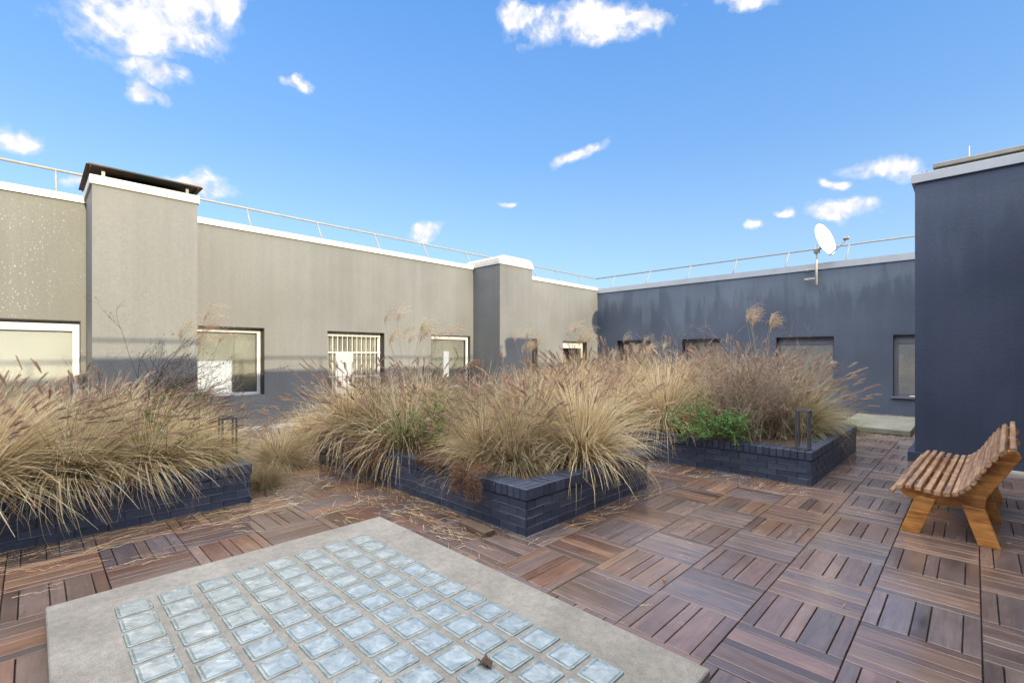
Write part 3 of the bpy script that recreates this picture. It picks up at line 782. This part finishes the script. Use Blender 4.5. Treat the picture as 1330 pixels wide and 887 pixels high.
def twiggy(name,seed,n=60,h=.8,spread=40,col=(.22,.15,.10),leafcol=None,nleaf=0,depth=3,lean=(0,0,0),base_r=.15,cat='bush',leafsize=.008,r0=.004,kink=.25,part='leaves'):
    rnd=random.Random(seed); t=bpy.data.objects.new(name,None); COL.objects.link(t); t['category']=cat; t.empty_display_size=.1
    m=MB(); lm=MB(); tips=[]
    def rec(p,d,ln,r_,dep):
        pts=[p.copy()]; q=p.copy(); k=4
        for i in range(k):
            d=(d+Vector((rnd.gauss(0,kink*.5),rnd.gauss(0,kink*.5),rnd.gauss(0,kink*.5)))+Vector(lean)*.15).normalized()
            q=q+d*ln/k; pts.append(q.copy()); tips.append((q.copy(),dep))
        kk=rnd.uniform(.6,1.4)
        m.tube([tuple(a) for a in pts],[r_*(1-.5*i/k) for i in range(k+1)],3,tuple(c*kk for c in col),False)
        if dep>0:
            for j in range(rnd.randint(2,4)):
                b0=pts[rnd.randint(1,k)]; dd=(d+Vector((rnd.gauss(0,.55),rnd.gauss(0,.55),rnd.gauss(.1,.45)))).normalized()
                rec(b0,dd,ln*rnd.uniform(.35,.7),r_*.6,dep-1)
    for i in range(n):
        az=rnd.uniform(0,6.283); th=R(spread)*rnd.random()**.7
        rec(Vector((rnd.gauss(0,base_r),rnd.gauss(0,base_r),0)),Vector((math.sin(th)*math.cos(az),math.sin(th)*math.sin(az),math.cos(th))),h*rnd.uniform(.4,.65),r0,depth)
    m.build('twigs',M['twig'],t)
    if nleaf:
        tp=[q for q,dp in tips if dp<=1] or [q for q,_ in tips]
        for i in range(nleaf):
            q=rnd.choice(tp)+Vector((rnd.gauss(0,.008),rnd.gauss(0,.008),rnd.gauss(0,.008)))
            leafq(lm,q,leafsize*rnd.uniform(.6,1.4),rnd,rnd.choice(leafcol))
        lm.build(part,M['leaf'],t)
    return t
def leafq(lm,q,s_,rnd,c):
    u=Vector((rnd.gauss(0,1),rnd.gauss(0,1),rnd.gauss(0,.6))).normalized(); v=u.cross(Vector((rnd.gauss(0,.5),rnd.gauss(0,.5),1))).normalized()
    n_=u.cross(v); o=len(lm.v); k=rnd.uniform(.65,1.3)
    lm.v.extend([tuple(q),tuple(q+u*s_*.5+v*s_*.32+n_*s_*.08),tuple(q+u*s_),tuple(q+u*s_*.5-v*s_*.32+n_*s_*.08)]); lm.f.append((o,o+1,o+2,o+3)); lm.c.append(tuple(x*k for x in c))
def put(o,loc,rz=0,sc=1,label='',group=None):
    o.location=loc; o.rotation_euler=(0,0,rz); o.scale=(sc,sc,sc) if not hasattr(sc,'__len__') else sc; o['label']=label
    if group: o['group']=group
    return o
FG='fountain grasses growing in the planters'
# prototypes placed first, copies after
A=fountain('fountain_grass',11,1800,(.75,1.15))                                       # full radial
B=fountain('fountain_grass',12,1750,(.7,1.12),60,(.16,.45,-.16),75,STRAW,.14,hsp=38,hl=(.8,1.15))
C_=fountain('fountain_grass',13,1700,(.6,1.0),60,(0,0,0),85,GREENY+STRAW,.08,(.48,.35,.29),hsp=48,hl=(.9,1.1))
E_=fountain('fountain_grass',17,1100,(.55,1.15),80,(0,0,0),45,STRAW,.30,(.40,.28,.22),hsp=60,hl=(.7,1.15),droopmul=1.5,rad=.16)
D=fountain('fountain_grass',14,1600,(.7,1.1),74,(0,0,0),85,STRAW,.28,(.42,.29,.22),hsp=48,hl=(.85,1.2))
Fz=fountain('feather_grass',15,2200,(.45,.75),50,(.10,.30,-.25),0,[(.58,.46,.26),(.66,.54,.33),(.45,.34,.17)],.1,w=.0022,droopmul=1.5,rad=.07)
z=.37
# left planter (grasses blown to the right)
P1=[(-5.62,-.28,0,.98,'pale fountain grass spilling over the near face of the left planter at the picture edge'),
    (-5.60,.30,.15,.9,'fountain grass at the front of the left planter with straw blades hanging to the deck'),
    (-5.9,-1.0,.2,1.05,'fountain grass at the far left cut by the picture edge'),
    (-6.35,-.2,-.15,1.0,'wind-blown fountain grass in front of the large cream window'),
    (-6.45,.55,.1,.98,'wind-blown fountain grass before the capped pier, heads streaming right'),
    (-6.95,.15,-.1,.95,'fountain grass in the back row of the left planter beside the cream window'),
    (-6.9,1.0,0.0,.86,'fountain grass at the back right of the left planter beside the dark seeded bush'),
    (-6.2,1.22,.2,.72,'small fountain grass at the right end of the left planter behind the lantern')]
for i,(x,y,rz,sc,lb_) in enumerate(P1):
    if i==0: put(B,(x,y,z),rz,sc,lb_,FG)
    elif i in (2,5,7): copy_tree(E_,(x,y,z),rz+i,(sc,sc,sc),lb_,FG)
    else: copy_tree(B,(x,y,z),rz,(sc,sc,sc),lb_,FG)
for (x,y,rz,sc,lb_) in [(-5.65,.82,.35,.80,'low fountain grass leaning over the coping of the left planter, right of its middle'),
    (-6.95,-.75,.1,1.0,'fountain grass in the back row of the left planter at the far left edge'),(-5.55,-1.7,.1,1.0,'fountain grass at the near end of the left planter, mostly out of the picture')]:
    copy_tree(B,(x,y,z),rz,(sc,sc,sc),lb_,FG)
copy_tree(D,(-6.75,2.35,0.0),1.1,(.72,.72,.62),'loose brownish grass growing on the deck between the left and centre planters',FG)
copy_tree(D,(-8.0,3.3,0.0),2.9,(.85,.85,.7),'loose brownish grass by the foot of the grey building, seen between the planters',FG)
copy_tree(D,(-7.3,1.75,0.0),0.3,(.8,.8,.8),'loose brownish grass at the back corner of the left planter',FG)
put(Fz,(-5.62,1.28,z),.1,.95,'fine feathery grass tussock drooping over the right end of the left planter')
copy_tree(Fz,(-5.75,1.86,0.0),1.4,(.75,.75,.6),'fine pale grass tuft growing at the foot of the left planter, on the deck')
# centre planter
P2=[(A,-3.0,4.12,.4,.97,'largest pale fountain grass, at the right end of the centre planter, blades drooping over'),
    (A,-3.35,3.42,2.1,.72,'smaller tawny fountain grass close behind the sharp corner of the centre planter'),
    (A,-3.75,4.2,4.0,1.0,'fountain grass in the back row of the centre planter, behind the largest clump'),
    (D,-5.9,3.35,0,.98,'brownish fountain grass hanging over the left corner of the centre planter'),
    (E_,-5.0,3.22,1.9,1.0,'fountain grass left of the green weeds in the centre planter'),
    (D,-6.1,4.3,3.3,1.0,'fountain grass at the centre planter back left corner, before the barred window'),
    (E_,-5.0,4.45,5.0,1.05,'fountain grass in the centre planter, right before the window by the white-capped pier'),
    (A,-4.35,4.45,1.0,.88,'fountain grass behind the green weeds in the centre planter'),
    (E_,-3.6,3.85,5.5,1.02,'fountain grass directly left of the largest clump of the centre planter'),
    (D,-4.2,3.75,.6,.85,'pinkish fountain grass behind the green weeds near the middle of the centre planter'),
    (D,-5.55,3.95,4.4,1.0,'fountain grass in the middle of the left half of the centre planter'),
    (D,-6.35,3.15,5.9,1.0,'fountain grass leaning out past the left end of the centre planter'),
    (D,-3.7,3.35,2.6,.72,'low brown fountain grass between the trailing brown plant and the largest clump')]
P3=[(C_,-1.95,8.15,0,1.1,'greenish yellow fountain grass at the right planter\'s right end, pinkish heads fanning out'),
    (C_,-2.6,8.5,2.2,1.22,'greenish fountain grass in the back row behind the dry twiggy bush'),
    (A,-3.4,6.8,3.0,1.12,'fountain grass at the front of the right planter, left of the green leafy shrub'),
    (E_,-4.3,6.9,5.2,1.22,'fountain grass in the front row of the right planter, second left of the green shrub'),
    (B,-3.6,7.9,.2,1.3,'leaning fountain grass in the middle of the right planter'),
    (A,-5.3,7.0,.9,1.18,'fountain grass near the left end of the right planter, front row'),
    (B,-4.7,8.1,-.2,1.32,'leaning fountain grass in the back row near the dish shadow'),
    (A,-5.8,8.1,1.7,1.25,'fountain grass at the far back left of the right planter'),
    (B,-3.0,8.5,.4,1.32,'leaning fountain grass at the back of the right planter below the satellite dish'),
    (A,-4.9,6.65,2.4,.95,'fountain grass at the front of the right planter, hidden partly by the largest clump'),
    (A,-5.9,6.75,4.6,.95,'fountain grass at the front left corner of the right planter'),
    (C_,-1.8,7.65,4.0,.82,'smaller greenish fountain grass right behind the lantern of the right planter'),
    (E_,-2.75,7.2,4.4,1.05,'brown fountain grass tucked behind the green shrub')]
seen=set()
for (p,x,y,rz,sc,lb_) in P2+P3:
    if id(p) not in seen and p is not B: seen.add(id(p)); put(p,(x,y,z),rz,sc,lb_,FG)
    else: copy_tree(p,(x,y,z),rz,(sc,sc,sc),lb_,FG)
# tall silvergrass
m1=misc('silver_grass',31,8,(1.3,1.66),14,.34,(0,.10,0),az0=1.2); put(m1,(-6.75,1.40,z),0,.98,'tall silver grass with two drooping plumes before the tall cream window','tall silver grasses')
m2=misc('silver_grass',32,14,(1.35,1.75),18,.34,az0=.9); put(m2,(-6.15,4.1,z),0,1.0,'tall silver grass with a row of arched plumes above the barred window','tall silver grasses')
m3=misc('silver_grass',33,9,(1.4,1.75),16,.36,az0=1.0); put(m3,(-6.0,8.35,z),0,1.0,'tall silver grass with hooked plumes right of the white-capped pier','tall silver grasses')
copy_tree(m3,(-5.9,6.6,z),.6,(.88,.88,.88),'tall silver grass whose plumes hook over before the dark side of the white-capped pier','tall silver grasses')
m4=misc('silver_grass',34,5,(1.55,1.82),9,.27,az0=.7,pc=(.60,.44,.28)); put(m4,(-2.3,7.75,z),0,1.0,'tallest golden plumed grass standing against the slate blue wall','tall silver grasses')
copy_tree(m2,(-4.9,8.7,z),.5,(.84,.84,.84),'tall silver grass with short plumes in the far corner of the terrace','tall silver grasses')
m5=misc('silver_grass',35,2,(1.0,1.1),22,.13,az0=.7,leaves=4); put(m5,(-1.75,8.6,z),0,1.0,'single small hooked plume right of the far window','tall silver grasses')
# twiggy bushes
tb1=twiggy('dry_bush',41,95,1.3,40,(.25,.19,.15),[(.36,.27,.2),(.24,.18,.14)],4200,3,(0,0,0),.22,leafsize=.013,r0=.0058); put(tb1,(-2.25,6.95,z),0,1.16,'dense dry twiggy grey-brown bush behind the lantern of the right planter')
tb2=twiggy('dry_bush',42,46,1.35,28,(.34,.25,.18),[(.44,.33,.25),(.28,.2,.15)],2400,3,(0,0,0),.25,leafsize=.012,cat='bush'); put(tb2,(-3.1,7.6,z),0,1.0,'taller dry bush with small seed tufts, left of the golden plumes')
tb3=twiggy('dry_bush',43,34,1.4,26,(.30,.22,.16),[(.42,.31,.23)],2400,3,(0,0,0),.22,leafsize=.012); put(tb3,(-4.3,8.5,z),0,1.05,'tall thin dry weeds with round seed tufts before the slate blue wall')
tb4=twiggy('seeded_bush',44,34,1.05,24,(.10,.07,.055),[(.075,.055,.045),(.11,.08,.06)],3200,3,(.25,.6,0),.10,leafsize=.013,part='seed_tufts'); put(tb4,(-6.9,.95,z),0,1.42,'dark seeded bush leaning right toward the tall cream window')
tb5=twiggy('dry_weed',45,5,1.5,12,(.12,.085,.06),[(.14,.09,.06)],160,2,(0,0,0),.06,leafsize=.010,r0=.003,cat='weed'); put(tb5,(-6.9,.55,z),0,1.0,'thin bare weed stalks standing against the capped pier')
tb6=twiggy('dry_weed',46,6,1.45,14,(.15,.10,.07),[(.16,.1,.07)],220,2,(0,0,0),.08,leafsize=.010,r0=.003,cat='weed'); put(tb6,(-5.2,4.6,z),0,1.0,'thin bare weed stalks before the wall right of the barred window')
tb7=twiggy('dry_weed',47,8,1.75,16,(.28,.17,.1),[(.34,.22,.14)],500,2,(.05,.1,0),.06,leafsize=.009,r0=.0035,cat='weed'); put(tb7,(-2.5,7.75,z),0,.98,'reddish branching weed right of the golden plumes')
# green plants
G1=[(.10,.24,.06),(.07,.17,.045),(.17,.33,.09)]
def green(name,seed,n,h,spread,nl,ls,lab,loc,sc=1,pal=G1,lean=(0,0,0),br=.12,cat='shrub'):
    o=twiggy(name,seed,n,h,spread,(.12,.09,.05),pal,nl,2,lean,br,cat,ls); put(o,loc,0,sc,lab); return o
green('green_shrub',51,40,.60,60,5600,.022,'bright green leafy shrub spilling over the front of the right planter',(-2.45,6.34,.37),1.12,lean=(.12,-.8,-.1),br=.12)
green('green_weed',52,22,.75,30,2200,.02,'green leafy weed in the gap of the centre planter',(-4.4,3.25,.37),1.25,[(.13,.24,.05),(.09,.16,.04),(.24,.29,.09)])
green('green_weed',53,18,.6,38,1500,.022,'low green weed at the front edge of the centre planter',(-4.65,3.05,.37),1.0,[(.1,.15,.04),(.2,.22,.07)])
green('green_weed',54,18,.7,36,1800,.018,'green weed in the right half of the left planter',(-5.6,.95,.37),1.15,[(.1,.15,.04),(.14,.17,.06)])
green('green_weed',55,10,.4,40,500,.014,'sparse green weed beside the lantern of the left planter',(-5.95,1.42,.37),.9,[(.13,.2,.04),(.2,.24,.07)],lean=(0,.4,0))
g6=fountain('green_grass',56,500,(.25,.5),70,(0,0,0),0,[(.12,.19,.06),(.18,.24,.08),(.3,.3,.12)],.1,w=.005); g6['category']='grass clump'; put(g6,(-1.75,11.0,0),0,1,'green grass tuft growing beside the weathered concrete slab')
copy_tree(g6,(-2.2,11.2,0),2,(1.05,1.05,1.05),'green grass tuft further left of the weathered concrete slab')
sprig=MB(); rn=random.Random(5)
for i in range(9): leafq(sprig,Vector((0,0,.006)),.07,rn,(.2,.3,.06))
so=sprig.build('leaf_sprig',M['leaf']); so.location=(-1.42,7.0,.40); so.scale=(1,1,.35); tag(so,'small green leaf sprig on the coping of the right planter','leaf')
# round dried flower heads
def flower(loc,h,r_,lab,seed):
    rnd=random.Random(seed); t=empty('dried_flower',loc,lab,'flower','dried round flower heads')
    m=MB(); m.tube([(0,0,0),(.01,.02,h*.5),(0,.03,h)],.004,5,(.2,.13,.08)); m.build('stem',M['twig'],t)
    m=MB()
    for i in range(500):
        d_=Vector((rnd.gauss(0,1),rnd.gauss(0,1),rnd.gauss(0,.7))).normalized()*r_*rnd.uniform(.6,1); d_.z*=.7
        leafq(m,Vector((0,.03,h))+d_,.016,rnd,rnd.choice([(.3,.18,.1),(.38,.25,.16),(.24,.13,.07)]))
    m.build('flower_head',M['leaf'],t)
flower((-4.95,4.3,z),1.02,.085,'round dried brown flower head left of the window pier',61)
flower((-4.2,4.55,z),.80,.10,'lower round dried brown flower head in the middle of the centre planter',62)
flower((-2.35,7.6,z),1.05,.06,'small round dried flower head among the twigs behind the lantern',63)
# trailing brown plants over the planter edge
def trailing(x0,x1,ye,ln,n,lab,seed):
    rnd=random.Random(seed); loc=((x0+x1)/2,ye,.40); t=empty('trailing_plant',loc,lab,'plant','dry trailing plants over the planter edge')
    m=MB(); lm=MB()
    for i in range(n):
        x=rnd.uniform(x0,x1)-loc[0]; y=rnd.uniform(0,.25); q=Vector((x,y,.02)); pts=[q.copy()]
        out=rnd.uniform(.02,.10); L0=ln*rnd.uniform(.5,1.0)
        for k in range(10):
            f=k/9
            p=Vector((x+rnd.gauss(0,.01)+.03*math.sin(k+i),y-(y+out+.05)*min(1,f*2.6)-.02*f,.04+.05*math.sin(min(1,f*2.6)*3.1)-max(0,f-.33)*L0*1.45))
            p.z=max(p.z,-.39); pts.append(p)
            for j in range(9):
                leafq(lm,p+Vector((rnd.gauss(0,.018),rnd.gauss(0,.012),rnd.gauss(0,.018))),rnd.uniform(.008,.018),rnd,rnd.choice([(.13,.06,.03),(.09,.045,.025),(.2,.1,.045),(.16,.09,.05)]))
        m.tube([tuple(p) for p in pts],.0018,3,(.14,.08,.05),False)
    m.build('stems',M['twig'],t); lm.build('leaves',M['leaf'],t)
trailing(-5.55,-4.78,2.85,.40,75,'dense dry brown trailing plant hanging to the deck at the left of the centre planter',71)
trailing(-3.45,-3.05,2.85,.25,34,'dry brown trailing plant hanging halfway down the centre planter face',72)
trailing(-4.2,-3.35,2.95,.08,45,'matted dry brown plant creeping along the centre planter coping',73)
# bent straw stems reaching over the centre planter on to the deck, and litter
m=MB(); rnd=random.Random(81)
def arc(p0,p1,hh,w,c):
    p0=Vector(p0);p1=Vector(p1); pts=[]
    for k in range(11):
        f=k/10; p=p0.lerp(p1,f); p.z+=hh*4*f*(1-f); pts.append(p)
    s_=(p1-p0).cross(Vector((0,0,1))).normalized(); ribbon(m,pts,w,s_,c); 
for i in range(9):
    arc((-3.25+rnd.uniform(-.2,.2),3.1,.42),(-4.0+rnd.uniform(-.35,.35),2.3+rnd.uniform(-.1,.3),.008),.10+rnd.uniform(0,.05),.006,rnd.choice(STRAW))
tag(m.build('bent_straw',M['blade'],None,(-3.3,3.0,.0)),'long bent straw stems arching from the centre planter down to the deck','straw')
m=MB()
def litter(x0,x1,y0,y1,n,lmin,lmax,bias=None):
    for i in range(n):
        x=rnd.uniform(x0,x1);y=rnd.uniform(y0,y1); a=rnd.uniform(0,3.14) if bias is None else bias+rnd.gauss(0,.35); ln=rnd.uniform(lmin,lmax)
        if -3.8<x<-.8 and y<2.2: continue
        cv=rnd.uniform(-.9,.9)*(3 if rnd.random()<.2 else 1)*.6; pts=[]; p=Vector((x,y,.004+rnd.random()*.012))
        for k in range(7):
            pts.append(p.copy()); a+=cv*ln/6; p=p+Vector((math.cos(a),math.sin(a),0))*ln/6; p.z=.004+abs(math.sin(k*1.3+i))*.012
        if any(q.x>-5.27 and q.x<-2.6 and q.y>2.84 and q.y<4.9 for q in pts): continue
        if any(-3.73<q.x<-.83 and q.y<2.15 for q in pts): continue
        s_=Vector((-math.sin(a),math.cos(a),.3)).normalized(); c=tuple(x*.72 for x in rnd.choice(STRAW+DRYB)); ribbon(m,pts,rnd.uniform(.002,.0050),s_,c)
litter(-5.24,-4.75,-1.6,1.7,170,.06,.45,1.5)
litter(-5.25,-4.2,-1.8,1.9,90,.05,.35,1.4)
litter(-6.5,-3.2,1.75,2.84,240,.05,.35)
litter(-4.9,-2.9,2.35,2.83,170,.04,.25,0)
litter(-4.2,-2.3,2.15,2.84,30,.05,.2)
litter(-2.6,-2.4,2.8,5.0,60,.05,.3,1.5)
litter(-3.6,-1.3,5.6,6.2,160,.04,.25)
litter(-9.8,-7.4,-1,8,250,.05,.4)
litter(-2.6,0.2,2.3,6.2,14,.03,.12)
litter(-2.4,-.9,10.9,11.35,90,.04,.15)
tag(m.build('fallen_straw',M['blade']),'fallen straw and dead blades scattered on the deck at the feet of the planters','straw litter',kind='stuff')
m=MB()
for i in range(2600):
    zone=rnd.random()
    if zone<.45: x=rnd.uniform(-5.24,-4.95) ; y=rnd.uniform(-1.8,1.6)
    elif zone<.75: x=rnd.uniform(-5.2,-2.7); y=2.84-abs(rnd.gauss(0,.10))
    elif zone<.9: x=rnd.uniform(-6.8,-5.0); y=rnd.uniform(1.6,2.84)
    else: x=rnd.uniform(-3.7,-1.3); y=6.2-abs(rnd.gauss(0,.1))
    leafq(m,Vector((x,y,.006)),rnd.uniform(.008,.022),rnd,rnd.choice([(.10,.06,.04),(.16,.10,.06),(.07,.05,.03),(.14,.14,.06)]))
o=tag(m.build('leaf_litter',M['leaf']),'brown crumbled leaf litter lying along the bases of the planters','leaf litter',kind='stuff')

for o_ in bpy.data.objects:
    if o_.parent is None and o_.get('category') and not o_.get('kind'): o_['kind']='thing'
# ------------------------------------------------------------------ camera
TH=R(44.4327); F=612.0
cam=bpy.data.cameras.new('camera'); co=bpy.data.objects.new('camera',cam); COL.objects.link(co)
co.location=(0,0,1.5); co.rotation_euler=(R(90),0,TH)
cam.sensor_width=36; cam.lens=36*F/1330; cam.shift_y=17.5/1330; cam.clip_start=.05; cam.clip_end=2000
SC.camera=co

# ------------------------------------------------------------------ light
EL=R(14.0); AZ=-.04
sd=Vector((math.cos(EL)*math.cos(AZ),math.cos(EL)*math.sin(AZ),math.sin(EL)))
sun=bpy.data.lights.new('sun','SUN'); sun.energy=3.1; sun.angle=R(.5); sun.color=(1,.83,.52)
so=bpy.data.objects.new('sun',sun); COL.objects.link(so); so.rotation_euler=sd.to_track_quat('Z','Y').to_euler(); so.location=(8,0,6)
w=bpy.data.worlds.new('World'); SC.world=w; w.use_nodes=True; nt=w.node_tree; nt.nodes.clear()
out=N(nt,'ShaderNodeOutputWorld'); bg=N(nt,'ShaderNodeBackground'); bg.inputs[1].default_value=.105; L(nt,bg.outputs[0],out.inputs[0])
sky=N(nt,'ShaderNodeTexSky',sky_type='NISHITA'); sky.sun_disc=False; sky.sun_elevation=EL; sky.sun_rotation=R(90)+(-AZ); sky.altitude=50; sky.air_density=1.0; sky.dust_density=.6; sky.ozone_density=1.2
tc=N(nt,'ShaderNodeTexCoord'); dirv=tc.outputs['Generated']
def vm(op,a,b=None):
    n=N(nt,'ShaderNodeVectorMath',operation=op)
    for i,v_ in enumerate((a,b)):
        if v_ is None: continue
        if isinstance(v_,bpy.types.NodeSocket): L(nt,v_,n.inputs[i])
        else: n.inputs[i].default_value=v_
    return n
def pixdir(u,v_):
    a=(u-665)/F; S_,C0=math.sin(TH),math.cos(TH)
    return Vector((-S_+C0*a, C0+S_*a, -(v_-461)/F)).normalized()
clouds=[(200,35,118,62,0),(285,15,45,30,.3),(210,95,55,24,0),(765,30,125,34,.05),(850,22,48,20,.2),(680,22,45,24,0),(975,2,62,22,.1),(20,180,40,20,0),(192,124,44,14,0),(383,105,17,12,0),(752,198,42,13,.3),
        (1150,222,52,18,-.1),(1092,236,20,10,0),(1098,271,48,17,0),(1030,277,22,8,0),(977,293,18,9,0),(550,302,36,14,.2),(258,243,56,18,-.1),(95,228,34,12,.2),(1290,205,30,12,0),(660,262,22,5,0)]
wn1=N(nt,'ShaderNodeTexNoise'); wn1.inputs['Scale'].default_value=14; wn1.inputs['Detail'].default_value=6; L(nt,dirv,wn1.inputs['Vector'])
wn2=N(nt,'ShaderNodeTexNoise'); wn2.inputs['Scale'].default_value=5; wn2.inputs['Detail'].default_value=3; L(nt,dirv,wn2.inputs['Vector'])
wa=vm('MULTIPLY',vm('SUBTRACT',wn1.outputs['Color'],(.5,.5,.5)).outputs[0],(.085,.085,.055)).outputs[0]
wb=vm('MULTIPLY',vm('SUBTRACT',wn2.outputs['Color'],(.5,.5,.5)).outputs[0],(.05,.05,.03)).outputs[0]
wdir=vm('ADD',dirv,vm('ADD',wa,wb).outputs[0]).outputs[0]
mx=None
for (u,v_,ru,rv,tilt) in clouds:
    D0=pixdir(u,v_); Rv=(pixdir(u+ru*math.cos(tilt),v_-ru*math.sin(tilt))-D0); Uv=(pixdir(u+rv*math.sin(tilt)*-1,v_-rv*math.cos(tilt))-D0)
    ra=Rv.length; rb=Uv.length; Rv.normalize(); Uv=(Uv-Rv*Uv.dot(Rv)).normalized()
    df=vm('SUBTRACT',wdir,tuple(D0)).outputs[0]
    a=vm('DOT_PRODUCT',df,tuple(Rv/ra)).outputs['Value']; b_=vm('DOT_PRODUCT',df,tuple(Uv/rb)).outputs['Value']; c_=vm('DOT_PRODUCT',df,tuple(D0*3)).outputs['Value']
    r2=mth(nt,'ADD',mth(nt,'ADD',mth(nt,'MULTIPLY',a,a),mth(nt,'MULTIPLY',b_,b_)),mth(nt,'MULTIPLY',c_,c_))
    e=mth(nt,'SUBTRACT',1.0,mth(nt,'SQRT',r2))
    if ru<40: e=mth(nt,'SUBTRACT',e,.06)
    mx=e if mx is None else mth(nt,'MAXIMUM',mx,e)
mx=mth(nt,'MAXIMUM',mx,-1.0)
n1=noi(nt,dirv,11,9,.62,.8)
n2=noi(nt,dirv,34,6,.6,.3)
dd=mth(nt,'ADD',mth(nt,'MULTIPLY',mx,1.5),mth(nt,'MULTIPLY',mth(nt,'SUBTRACT',n1,.5),2.2)); dd=mth(nt,'ADD',dd,mth(nt,'MULTIPLY',mth(nt,'SUBTRACT',n2,.5),2.0))
mask=ramp(nt,[(-.0,0.0),(.35,.35),(1.0,1.0)],dd,'EASE').outputs[0]
gate=ramp(nt,[(.0,0.0),(.42,1.0)],mth(nt,'ADD',mx,.06)).outputs[0]
mask=mth(nt,'MULTIPLY',mask,gate)
cc=ramp(nt,[(.40,(.66,.73,.88)),(.54,(1,.985,.96))],mth(nt,'ADD',mth(nt,'MULTIPLY',n2,.5),mth(nt,'MULTIPLY',n1,.5))).outputs[0]
CLS=3.9
ccs=mixc(nt,1.0,cc,(CLS,CLS,CLS),'MULTIPLY')
skn=mixc(nt,1.0,sky.outputs[0],(.80,.92,1.14),'MULTIPLY')
sz=N(nt,'ShaderNodeSeparateXYZ'); L(nt,dirv,sz.inputs[0])
deep=ramp(nt,[(.0,(2.1,2.85,3.6)),(.18,(1.5,2.45,3.6)),(.38,(.80,1.80,3.5)),(.62,(.44,1.38,3.4)),(1.0,(.22,.80,2.5))],sz.outputs[2]).outputs[0]
skc=mixc(nt,.72,skn,deep)
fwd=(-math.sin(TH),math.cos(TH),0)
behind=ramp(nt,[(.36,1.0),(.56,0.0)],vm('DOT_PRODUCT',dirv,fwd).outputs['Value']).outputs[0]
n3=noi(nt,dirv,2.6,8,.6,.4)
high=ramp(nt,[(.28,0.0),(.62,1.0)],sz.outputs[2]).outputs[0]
fill_cover=mth(nt,'MULTIPLY',mth(nt,'MULTIPLY',ramp(nt,[(.34,0.0),(.46,1.0)],n3).outputs[0],behind),high)  # bright clouds added out of view, overhead and behind, to lift the fill
fill_cloud=ramp(nt,[(.35,(13.0,13.3,13.6)),(.65,(21.0,20.4,19.2))],mth(nt,'ADD',mth(nt,'MULTIPLY',n2,.4),mth(nt,'MULTIPLY',n3,.6))).outputs[0]
fin=mixc(nt,fill_cover,mixc(nt,mask,skc,ccs),fill_cloud)
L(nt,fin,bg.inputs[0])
SC.view_settings.view_transform='Standard'; SC.view_settings.look='None'; SC.view_settings.exposure=1.4; SC.view_settings.gamma=1
SC.render.engine='CYCLES'
SC.cycles.max_bounces=8; SC.cycles.transparent_max_bounces=16; SC.cycles.sample_clamp_indirect=6
